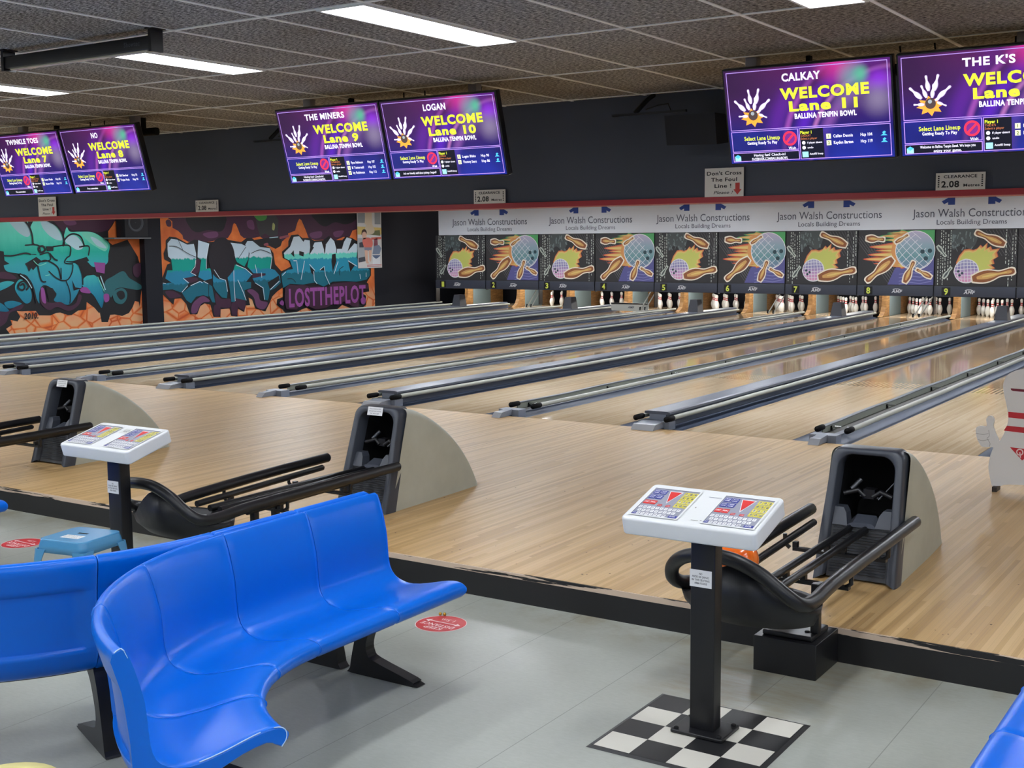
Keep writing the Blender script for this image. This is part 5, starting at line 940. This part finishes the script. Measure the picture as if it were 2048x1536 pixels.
    loop = smooth2([(.26, -3.95, .305), (.26, -4.6, .297), (.26, -5.2, .287), (.264, -5.47, .272), (.252, -5.585, .282), (.20, -5.635, .330), (.10, -5.655, .405), (-.02, -5.665, .452), (-.14 - wide * .5, -5.66, .455), (-.25 - wide, -5.625, .425), (-.33 - wide, -5.57, .365), (-.35 - wide, -5.53, .300), (-.33 - wide, -5.46, .262), (-.28, -5.36, .262), (-.26, -5.2, .287), (-.26, -4.6, .318), (-.26, -4.05, .333)], 6, closed=False)
    loop = [(q[0], q[1] - wide * .8 * min(1.0, max(0.0, (-4.6 - q[1]) / .8)), q[2]) for q in loop]
    b = MB(); b.tube([P(*q) for q in loop], .031, M_RAILB, 12); ends = (loop[0], loop[-1])
    for e in ends: b.tube([P(e[0], e[1] + d, e[2]) for d in (0.0, .012, .020)], [.031, .024, .008], M_RAILB, 12)
    b.build('rack_rail', t)
    for pts, r in (([(-.205, -5.25, .245), (-.205, -4.16, .288)], .019), ([(.205, -5.25, .245), (.205, -4.10, .270)], .019), ([(-.042, -5.30, .248), (-.042, -3.92, .262)], .019), ([(.042, -5.30, .248), (.042, -3.92, .262)], .019)):
        b = MB(); a, c = pts; d = 0.012 if c[1] > a[1] else 0
        b.tube([P(*a), P(*c), P(c[0], c[1] + .012, c[2])], [r, r, r * .5], M_RAILB, 10); b.build('inner_rail', t)
    for y in (-4.42, -4.98):
        b = MB(); b.box(P(-.215, y - .018, .196), P(.255, y + .018, .212), M_BLACK)
        for x in (-.205, -.042, .042, .205): b.box(P(x - .012, y - .015, .212), P(x + .012, y + .015, .240), M_BLACK)
        for s in (-1, 1): b.tube([P(s * .235, y, .205), P(s * .262, y, .225), P(s * .262, y, .275)], .011, M_BLACK, 6)
        b.build('cross_bar', t)
    b = MB(); NP = 40; top = []; low = []; bot = []
    for k in range(NP):
        a = 2 * PI * k / NP; c, s = math.cos(a), math.sin(a)
        x = -.035 - (.315 if c < 0 else .315 + wide) * c * (1 - .06 * abs(s)); y = -5.42 - wide * .8 - .222 * s
        front = max(0.0, s)
        zt = .235 + front * (.17 * max(0.0, math.sin(PI * min(1.0, max(0.0, (.27 - x) / .54)))) + .02)
        top.append(P(x, y, zt)); low.append(P(x * .97, -5.415 - wide * .8 - .212 * s, .200)); bot.append(P(x * .86, -5.40 - wide * .8 - .165 * s, .145))
    inner = [(p[0] * .9 + P(-.01, -5.42, 0)[0] * .1, p[1] * .9 + P(0, -5.42, 0)[1] * .1, p[2] - .005) for p in top]
    mid = [P(-.01 - .20 * math.cos(2 * PI * k / NP), -5.40 - wide * .8 - .13 * math.sin(2 * PI * k / NP), .195) for k in range(NP)]
    b.rings([mid, inner, top, low, bot], M_PAN, caps=True); b.build('pan', t)
    for yw in ((-5.12, -5.29) if rack_dy else (-5.14,)):
        b = MB(); b.rbox((.120, yw - .02 - Y0, 0.0262), (.158, yw + .02 - Y0, .252), M_BLACK, .004); b.build('post', t)
    return t
ball_return(3.294, 'grey and putty ball return with black rack holding the orange ball, on the right', False)
ball_return(0.0, 'grey and putty ball return with black rack behind the front blue bench', True, -0.145, 0.07)
ball_return(-3.294, 'grey and putty ball return farthest left, its rack cut by the photo edge', True)
def pedestal(cx, label, ext=0.0):
    t = thing('rack_pedestal', label, 'pedestal', (cx, -5.09, FZ), 0, 'black boxes at the step')
    b = MB(); b.rbox((-.145, -.145 - ext, 0), (.145, .147, .160), M_BLACK, .005, er=.003); b.build('box', t)
    b = MB(); b.rbox((-.115, -.115 - ext, .160), (.115, .10, .184), M_BLACK, .006)
    for x in (-.06, .07): b.lathe([(.012, 0), (.012, .004), (0, .005)], M_BLACKM, 10, (x, -.05, .184))
    b.build('top_plate', t)
pedestal(3.325, 'black box pedestal at the step under the right hand ball rack')
pedestal(0.03, 'black box pedestal at the step hidden behind the front blue bench', 0.13)
o = MB(); rs = [(0.108 * math.sin(PI * k / 18), 0.108 - 0.108 * math.cos(PI * k / 18)) for k in range(19)]
n = NM('ball_orange', rough=0.15, coat=0.6); n.color(n.ramp(n.noise(n.obj(), 9.0, 3.0), [(0.35, (232, 92, 20)), (0.65, (250, 136, 52))])); M_ORB = n.m
o.lathe([(max(r, .0008), z) for r, z in rs], M_ORB, 28); ob = o.build('bowling_ball'); ob.location = (3.294 - 0.15, -5.38, 0.262); tag(ob, 'orange bowling ball lying in the rack behind the white keypad console', 'bowling ball')

# ------------------------------------------------------------------ keypad consoles
M_HSG = mat('console_white', (222, 224, 224), 0.33); M_KBG = mat('keypad_grey', (150, 152, 166), 0.4); M_KW = mat('key_white', (236, 236, 238), 0.4); M_KB = mat('key_blue', (52, 62, 150), 0.4); M_KR = mat('key_red', (214, 58, 56), 0.4); M_KY = mat('key_yellow', (226, 214, 60), 0.4); M_KT = mat('key_text', (110, 110, 124), 0.5)
def keypad(b, T, x0, y0, w, h):
    X = lambda u: x0 + u * w
    Y = lambda v: y0 + (1 - v) * h
    b.quad(x0, y0, x0 + w, y0 + h, T, M_KBG, .001)
    def key(u0, v0, u1, v1, m): b.quad(X(u0), Y(v1), X(u1), Y(v0), T, m, .002)
    def tx(s, u, v, hh, m, wd=None): b.text(s, X(u), Y(v), hh * h, T, m, .003, width=wd and wd * w, bold=.02)
    for i in range(2):
        for j in range(2):
            key(.03 + .155 * i, .06 + .18 * j, .17 + .155 * i, .21 + .18 * j, M_KB)
            for q in (-.03, .03): tx((('FRAME', 'SCORE'), ('PLAYER', 'NAME'))[i][j], .10 + .155 * i, .135 + .18 * j + q, .035, M_KW, .10)
    b.poly([(X(.36), Y(.06)), (X(.66), Y(.06)), (X(.51), Y(.52))], T, M_KW, .002); b.poly([(X(.385), Y(.085)), (X(.635), Y(.085)), (X(.51), Y(.475))], T, M_KR, .003)
    for i, s in enumerate(('789', '456', '123', '*0#')):
        for j, ch in enumerate(s):
            u, v = .71 + .10 * j, .05 + .145 * i
            key(u, v, u + .09, v + .125, M_KY); key(u + .02, v + .025, u + .07, v + .10, M_KW); tx(ch, u + .045, v + .062, .06, M_KT)
    for u, s in ((.02, 'CORRECT'), (.165, 'PIN')): key(u, .45, u + .135, .59, M_KR); tx(s, u + .067, .52, .045, M_KW, .10)
    for u, s in ((.37, 'FOUL'), (.55, 'STRIKE')): key(u, .56, u + .09, .63, M_KR); key(u + .01, .58, u + .08, .61, M_KW)
    for v, off, s in ((.67, .02, 'QWERTYUIOP'), (.785, .06, 'ASDFGHJKL'), (.90, .10, 'ZXCVBNM')):
        for j, ch in enumerate(s): key(off + .094 * j, v, off + .094 * j + .070, v + .082, M_KW); tx(ch, off + .094 * j + .037, v + .043, .034, M_KT)
    key(.01, .90, .085, .985, M_KB); tx('SPACE', .047, .943, .03, M_KW, .06); key(.80, .90, .985, .985, M_KB); tx('ENTER', .89, .943, .04, M_KW, .12)
def console(cx, cy, label, rot=0.0, patch=False):
    t = thing('keypad_console', label, 'keypad console', (cx, cy, FZ), rot, 'keypad consoles')
    b = MB(); b.rbox((-.11, -.09, 0), (.11, .09, .014), M_BLACK, .012, er=.004); bp_ = b.build('base_plate', t)
    for x in (-.09, .09):
        for y in (-.07, .07):
            b = MB(); b.lathe([(.010, 0), (.010, .005), (.005, .008), (0, .008)], M_BLACKM, 10, (x, y, .014)); b.build('bolt', bp_)
    b = MB(); b.rbox((-.051, -.036, .014), (.051, .036, .835), M_BLACK, .006, er=.001); col = b.build('column', t)
    b = MB(); T = plane_T((-.006, -.0368, .618), (1, 0, 0), (0, 0, 1), (0, -1, 0)); b.quad(-.047, -.034, .045, .034, T, M_STK, .0004)
    for k, (s, w) in enumerate((('NO', .013), ('FOOD OR DRINKS', .070), ('IN THIS SEATING', .074), ('AREA PLEASE', .052))): b.text(s, -.001, .019 - .0125 * k, .0075, T, M_STKT, .001, width=w, bold=.012)
    tag(b.build('sticker', col), 'white notice sticker')
    a = math.radians(15.5); c, s = math.cos(a), math.sin(a)
    oz, oy = .872, 0.0
    M_ = lambda x, y, z: (x, oy + y * c - z * s, oz + y * s + z * c)
    b = MB(); b.rbox((-.298, -.155, -.055), (.258, .155, .018), M_HSG, .024, er=.010, seg=5)
    h = b
    h.v = [M_(*p) for p in h.v]
    hs = h.build('housing', t)
    T = lambda x, y, l=0.0: M_(x, y, .0185 + l)
    for x0, x1 in ((-.268, -.075), (.035, .235)):
        b = MB(); y0, y1 = -.118, .112
        for q in ((x0 - .008, y0 - .008, x1 + .008, y0), (x0 - .008, y1, x1 + .008, y1 + .008), (x0 - .008, y0, x0, y1), (x1, y0, x1 + .008, y1)): b.quad(*q, T, M_HSG, .0032)
        for q in (((x0, y0), (x1, y0)), ((x1, y0), (x1, y1)), ((x1, y1), (x0, y1)), ((x0, y1), (x0, y0))):
            (ax, ay), (bx_, by_) = q; b.add([T(ax, ay, .0032), T(bx_, by_, .0032), T(bx_, by_, .0005), T(ax, ay, .0005)], [(0, 1, 2, 3)], M_KT)
        keypad(b, T, x0, y0, x1 - x0, y1 - y0)
        tag(b.build('keypad', hs, recalc=False), 'grey keypad with coloured keys')
    b = MB()
    if patch: b.quad(-.035, .045, .045, .105, T, mat('patch_pale', (208, 210, 206), 0.5), .0006); b.text('G25', .004, .075, .022, T, M_STKT, .0012)
    else:
        b.quad(-.028, .088, .045, .092, T, M_KBG, .0006)
        for q in ((.026, .042, .034, .047), (-.018, -.108, .012, -.105), (.018, -.104, .03, -.100), (-.044, -.012, -.040, -.002)): b.quad(*q, T, mat('scuff', (120, 116, 108), 0.6), .0006)
    b.build('centre_marks', hs, recalc=False)
    return t
console(3.294, -6.0, 'white keypad console on a black post standing on the black and white chequered mat')
console(-0.175, -5.98, 'white keypad console on a black post behind the light blue stool', patch=True)
# chequered mat
b = MB(); M_CB, M_CW = mat('check_black', (24, 24, 26), 0.45), mat('check_white', (206, 202, 190), 0.5)
mx0, my0, ms = 2.992, -6.352, 0.1525
b.rings([[(mx0 - .022, my0 - .022, FZ + .0005), (mx0 + 4 * ms + .022, my0 - .022, FZ + .0005), (mx0 + 4 * ms + .022, my0 + 4 * ms + .022, FZ + .0005), (mx0 - .022, my0 + 4 * ms + .022, FZ + .0005)], [(mx0 - .006, my0 - .006, FZ + .006), (mx0 + 4 * ms + .006, my0 - .006, FZ + .006), (mx0 + 4 * ms + .006, my0 + 4 * ms + .006, FZ + .006), (mx0 - .006, my0 + 4 * ms + .006, FZ + .006)]], M_CB, smooth=False)
for i in range(4):
    for j in range(4):
        b.quad(mx0 + i * ms, my0 + j * ms, mx0 + (i + 1) * ms, my0 + (j + 1) * ms, lambda x, y, l=0.0: (x, y, FZ + .0065 + l), M_CB if (i + j) % 2 else M_CW)
o = b.build('chequered_mat'); tag(o, 'black and white chequered mat under the front keypad console', 'mat')
for o_ in list(COL.objects):
    if o_.name == 'keypad_console': o_.location.z = FZ + .0068

# ------------------------------------------------------------------ blue moulded benches
n = NM('bench_blue', rough=0.28, spec=0.32); k = n.noise(n.obj(), 6.0, 4.0, 0.6)
n.b.inputs['Base Color'].default_value = lin((0, 102, 212)); M_BLUE = n.m
M_WORN = mat('worn_blue_edge', (170, 200, 236), 0.5)
INNER = [(.006, .778), (.020, .786), (.034, .780), (.056, .72), (.080, .623), (.087, .55), (.092, .486), (.108, .44), (.143, .412), (.190, .397), (.243, .394), (.32, .407), (.387, .424), (.44, .436), (.485, .440), (.514, .433), (.527, .416), (.524, .392), (.508, .374)]
OUTER = [(.490, .384), (.46, .396), (.38, .380), (.30, .350), (.22, .325), (.15, .318), (.095, .338), (.062, .385), (.050, .43), (.049, .437), (.046, .50), (.040, .56), (.033, .62), (.028, .653), (.026, .662), (.012, .71), (.000, .755)]
def bench_point(sx, cx, mirror, u):
    """u = running length along the bench; returns back line point and outward normal. 0..0.98 straight, then arc"""
    R = 1.225; L0 = 0.94
    if u <= L0: p, nrm = (1.635, -6.02 - u), (1.0, 0.0)
    else:
        a = PI + (u - L0) / R
        p, nrm = (2.86 + R * math.cos(a), -6.96 + R * math.sin(a)), (-math.cos(a), -math.sin(a))
    x, nx = p[0], nrm[0]
    if mirror is not None: x = 2 * mirror - x; nx = -nx
    return (x + sx, p[1]), (nx, nrm[1])
def bench(name_label, sx=0.0, mirror=None, worn=False):
    (ox, oy), _ = bench_point(sx, 0, mirror, 0.6)
    t = thing('moulded_bench', name_label, 'bench', (ox, oy, FZ), 0, 'blue moulded benches')
    prof = smooth2(INNER, 2, closed=False) + smooth2(OUTER, 2, closed=False); NI = len(smooth2(INNER, 2, closed=False))
    cen = (sum(p[0] for p in prof) / len(prof), sum(p[1] for p in prof) / len(prof))
    def ring(u, ins, recess):
        (x, y), (nx, ny) = bench_point(sx, 0, mirror, u); o = []
        for i, (d, h) in enumerate(prof):
            j = (i + 1) % len(prof); k = i - 1
            tx_, tz_ = prof[j][0] - prof[k][0], prof[j][1] - prof[k][1]; ln = math.hypot(tx_, tz_) or 1
            dd, hh = d - ins * -tz_ / ln * -1, h - ins * tx_ / ln * 1
            if i >= NI and .432 < h < .658: dd += recess
            o.append((x + nx * dd - ox, y + ny * dd - oy, hh))
        return o
    bounds = [0.0, 0.47, 0.94] + [0.94 + 0.498 * k for k in (1, 2, 3)]
    for a, c in zip(bounds[:-1], bounds[1:]):
        b = MB(); rs = [ring(a + .0015, .006, 0), ring(a + .004, .002, 0), ring(a + .009, 0, 0)]
        K = 8
        for k in range(K + 1):
            q = k / K; u = a + .05 + (c - a - .10) * q
            if k == 0: rs.append(ring(u - .008, 0, 0))
            rs.append(ring(u, 0, .014))
            if k == K: rs.append(ring(u + .008, 0, 0))
        rs += [ring(c - .009, 0, 0), ring(c - .004, .002, 0), ring(c - .0015, .006, 0)]
        b.rings(rs, M_BLUE); b.build('seat_shell', t)
    if worn:
        rnd = random.Random(5)
        for u, ks in ((bounds[-1] - .003, [(0, 5), (20, 26), (28, 36)]), ):
            R_ = ring(u, -.0005, 0); b = MB()
            for k0, k1 in ks:
                pts = R_[k0:k1 + 1]
                if len(pts) > 1: b.tube(pts, .0022, M_WORN, 5)
            tag(b.build('worn_edge', t), 'pale worn paint along the end edge')
    b = MB(); pts = []
    for k in range(25):
        u = .05 + (bounds[-1] - .1) * k / 24; (x, y), (nx, ny) = bench_point(sx, 0, mirror, u); pts.append((x + nx * .24 - ox, y + ny * .24 - oy, .305))
    b.tube(pts, .024, M_BLACK, 8); b.build('beam', t)
    LEG = [(.15, .335), (.36, .352), (.37, .33), (.26, .312), (.19, .275), (.15, .215), (.125, .15), (.13, .105), (.165, .078), (.37, .026), (.385, .012), (.385, 0), (.04, 0), (.03, .025), (.055, .14), (.085, .24), (.12, .31)]
    for u in (0.18, 1.41):
        (x, y), (nx, ny) = bench_point(sx, 0, mirror, u); tx_, ty_ = -ny, nx
        b = MB(); L = [(d, h) for d, h in smooth2(LEG, 3)]
        L = [(d, max(h, 0.0)) for d, h in L]
        b.prism(L, lambda d, h: (x + nx * d - tx_ * .029 - ox, y + ny * d - ty_ * .029 - oy, h), lambda d, h: (x + nx * d + tx_ * .029 - ox, y + ny * d + ty_ * .029 - oy, h), M_BLACK); b.build('leg', t)
    return t
bench('curved bright blue moulded bench at the front, its seat facing the right', worn=True)
bench('curved blue moulded bench seen from behind at the left edge of the photo', mirror=1.629)
bench('blue moulded bench with only a seat corner showing at the lower right', mirror=3.31)
bench('blue moulded bench with only a sliver showing at the left edge beside the step', sx=-PITCH)

# ------------------------------------------------------------------ stools
def stool(cx, cy, rz, m, label, sticker):
    t = thing('metal_stool', label, 'stool', (cx, cy, FZ), rz, None)
    b = MB(); h = .45; w = .148
    b.rbox((-w, -w, h - .012), (w, w, h), m, .045, er=.010, seg=6)
    def rr(hw, z, r=.045, k=6):
        o = []
        for q, (sx_, sy_) in enumerate(((1, 1), (-1, 1), (-1, -1), (1, -1))):
            for i in range(k + 1):
                a = PI / 2 * (q + i / k); o.append((sx_ * (hw - r) + r * math.cos(a), sy_ * (hw - r) + r * math.sin(a), z))
        return o
    b.rings([rr(w, h - .006), rr(w + .006, h - .03), rr(w + .012, h - .065), rr(w + .010, h - .065), rr(w + .002, h - .02)], m, caps=False); b.build('seat', t)
    b = MB(); b.quad(-.032, .012, .032, .03, lambda x, y, l=0.0: (x, y, h + .0008), M_BLACKM); b.build('hand_slot', t)
    if sticker:
        b = MB(); T = lambda x, y, l=0.0: (x, y, h + .0008 + l); b.quad(-.058, -.085, .058, -.025, T, M_STK)
        for k in range(3): b.text('PLEASE DO NOT SIT HERE'[k * 7:k * 7 + 8].strip(), 0, -.038 - .017 * k, .008, T, M_STKT, .0005, width=.09)
        b.build('sticker', t)
    for sx_, sy_ in ((1, 1), (-1, 1), (-1, -1), (1, -1)):
        b = MB(); rs = []
        for q, (z, wid) in enumerate(((h - .05, .075), (h - .10, .058), (.02, .034), (0.0, .034))):
            c = w + .008 + (h - z) * .10; ang = []
            pts = [(c - wid, c), (c - .02, c), (c - .006, c - .006), (c, c - .02), (c, c - wid), (c - .004, c - wid), (c - .006, c - .022), (c - .012, c - .012), (c - .022, c - .006), (c - wid, c - .004)]
            rs.append([(sx_ * x, sy_ * y, z) for x, y in pts])
        b.rings(rs, m, smooth=False); b.build('leg', t)
    for s in (-1, 1):
        b = MB(); b.tube([(-.165 * s, -.165, .30 - .006 * s), (.165 * s, .165, .30 - .006 * s)], .0065, M_BLACK, 6); b.build('brace', t)
    return t
M_STB = mat('stool_light_blue', (74, 142, 184), 0.3, coat=0.3)
stool(-0.013, -6.365, math.radians(10.6), M_STB, 'light blue square metal stool with a white sticker, behind the left bench', True)
t = thing('round_stool', 'pale yellow round stool top peeking in at the lower left corner', 'stool', (2.297, -8.372, FZ), 0)
M_YST = mat('stool_pale_yellow', (226, 212, 130), 0.4)
b = MB(); b.lathe([(.001, .425), (.14, .425), (.152, .435), (.155, .45), (.148, .46), (.10, .464), (.001, .465)], M_YST, 32); b.build('seat', t)
for k in range(4):
    a = PI / 4 + PI / 2 * k; b = MB(); b.tube([(.11 * math.cos(a), .11 * math.sin(a), .43), (.15 * math.cos(a), .15 * math.sin(a), .0)], .011, M_CHROME, 8); b.build('leg', t)

# ------------------------------------------------------------------ pin shaped board with a thumb
M_BOARD = mat('board_white', (222, 223, 222), 0.45); M_BRED = mat('board_red', (194, 40, 52), 0.45); M_BDARK = mat('board_dark_red', (120, 30, 50), 0.45); M_BPINK = mat('board_pale', (240, 214, 212), 0.45)
t = thing('pin_shaped_board', 'white pin shaped board with red bands and a thumb up hand, standing at right', 'display board', (3.595, -1.38, 0))
HALF = [(0.0, .838), (-.06, .836), (-.108, .822), (-.150, .794), (-.172, .752), (-.178, .712), (-.170, .658), (-.152, .590), (-.140, .530), (-.136, .478), (-.142, .440), (-.164, .372)]
HAND = [(-.186, .330), (-.194, .336), (-.222, .398), (-.232, .432), (-.228, .474), (-.243, .498), (-.268, .496), (-.281, .474), (-.277, .428), (-.318, .424), (-.345, .410), (-.346, .372), (-.336, .330), (-.322, .304), (-.308, .284), (-.282, .278), (-.226, .282)]
LOW = [(-.244, .226), (-.254, .158), (-.250, .102), (-.228, .012), (-.210, -.002 + .012), (-.170, .014), (-.120, .028), (0.0, .036)]
B0 = [(x, z + 0.024) for x, z in smooth2(HALF, 4, closed=False) + smooth2(HAND, 4, closed=False) + smooth2(LOW, 3, closed=False)]
full = B0 + [(-x, z) for x, z in [(x, z + .024) for x, z in smooth2(HALF + [(-.20, .32), (-.235, .25)] + LOW, 4, closed=False)][::-1]][1:-1]
b = MB(); b.prism(full, lambda x, z: (x, 0.0, z), lambda x, z: (x, .018, z), M_BOARD); bd = b.build('board', t)
T = plane_T((0, -.0008, .024), (1, 0, 0), (0, 0, 1), (0, -1, 0))
b = MB()
b.poly([(-.128, .702), (.128, .694), (.128, .676), (-.112, .684), (-.124, .690)], T, M_BDARK, .0004)
b.poly([(-.1375, .538), (.138, .530), (.135, .488), (-.135, .498)], T, M_BRED, .0004); b.poly([(-.1425, .440), (.143, .432), (.160, .388), (-.1625, .404)], T, M_BRED, .0004)
b.poly([(-.118, .292), (.055, .284), (-.035, .206)], T, M_BRED, .0004); b.ringd(-.052, .262, .020, .008, T, M_BPINK, .001); b.stroke([(-.052, .262), (-.046, .224)], .008, T, M_BPINK, .001)
b.build('painted_bands', bd)
b = MB()
for pts in ([(-.345, .372), (-.30, .366), (-.262, .376)], [(-.334, .330), (-.30, .322), (-.256, .336)], [(-.262, .40), (-.256, .36), (-.27, .34), (-.250, .31), (-.252, .285)]): b.stroke(smooth2(pts, 4, closed=False), .003, T, mat('board_line', (150, 150, 150), 0.5), .0004)
b.build('hand_lines', bd)
for s in (-1, 1):
    b = MB(); b.box((s * .20 - .016, -.05, 0.0), (s * .20 + .016, .07, .034), mat('board_foot', (56, 48, 42), 0.6)); b.build('foot', t)

# ------------------------------------------------------------------ floor stickers and litter
M_RST = mat('floor_sticker_red', (198, 56, 62), 0.4); M_RSTW = mat('floor_sticker_white', (232, 206, 204), 0.45)
def keep(cx, cy, label):
    T = plane_T((cx, cy, FZ + .0006), (-1, 0, 0), (0, -1, 0), (0, 0, 1)); b = MB()
    b.disc(0, 0, .132, T, M_RSTW, 0, seg=40); b.disc(0, 0, .128, T, M_RST, .0003, seg=40)
    b.text('KEEP', -.005, .075, .032, T, M_RSTW, .0006, bold=.02); b.text('DISTANCE', 0, .030, .034, T, M_RSTW, .0006, width=.20, bold=.02)
    b.stroke([(-.085, -.018), (.085, -.018)], .008, T, M_RSTW, .0006)
    for s in (-1, 1): b.poly([(s * .108, -.018), (s * .078, .002), (s * .078, -.038)], T, M_RSTW, .0007)
    b.text('1.5m', 0, -.062, .030, T, M_RSTW, .0006, bold=.01)
    tag(b.build('floor_sticker', recalc=False), label, 'floor sticker', 'red floor stickers')
keep(1.590, -5.445, 'round red keep distance floor sticker in front of the blue bench')
keep(-1.735, -5.525, 'round red keep distance floor sticker left of the light blue stool')
M_BRASS = mat('brass', (196, 160, 70), 0.3, metal=1.0)
for dx, dy, a, lab in ((0.0, 0.0, 0.4, 'left tiny brass bead on the edge of the red floor sticker'), (0.022, 0.008, 1.9, 'right tiny brass bead on the edge of the red floor sticker')):
    b = MB(); b.lathe([(.001, 0), (.006, .001), (.009, .006), (.008, .012), (.0045, .016), (.001, .017)], M_BRASS, 12); o = b.build('brass_bead'); o.location = (1.506 + dx, -5.338 + dy, FZ + .0015); o.rotation_euler = (0, 0, a); tag(o, lab, 'bead', 'tiny brass beads')
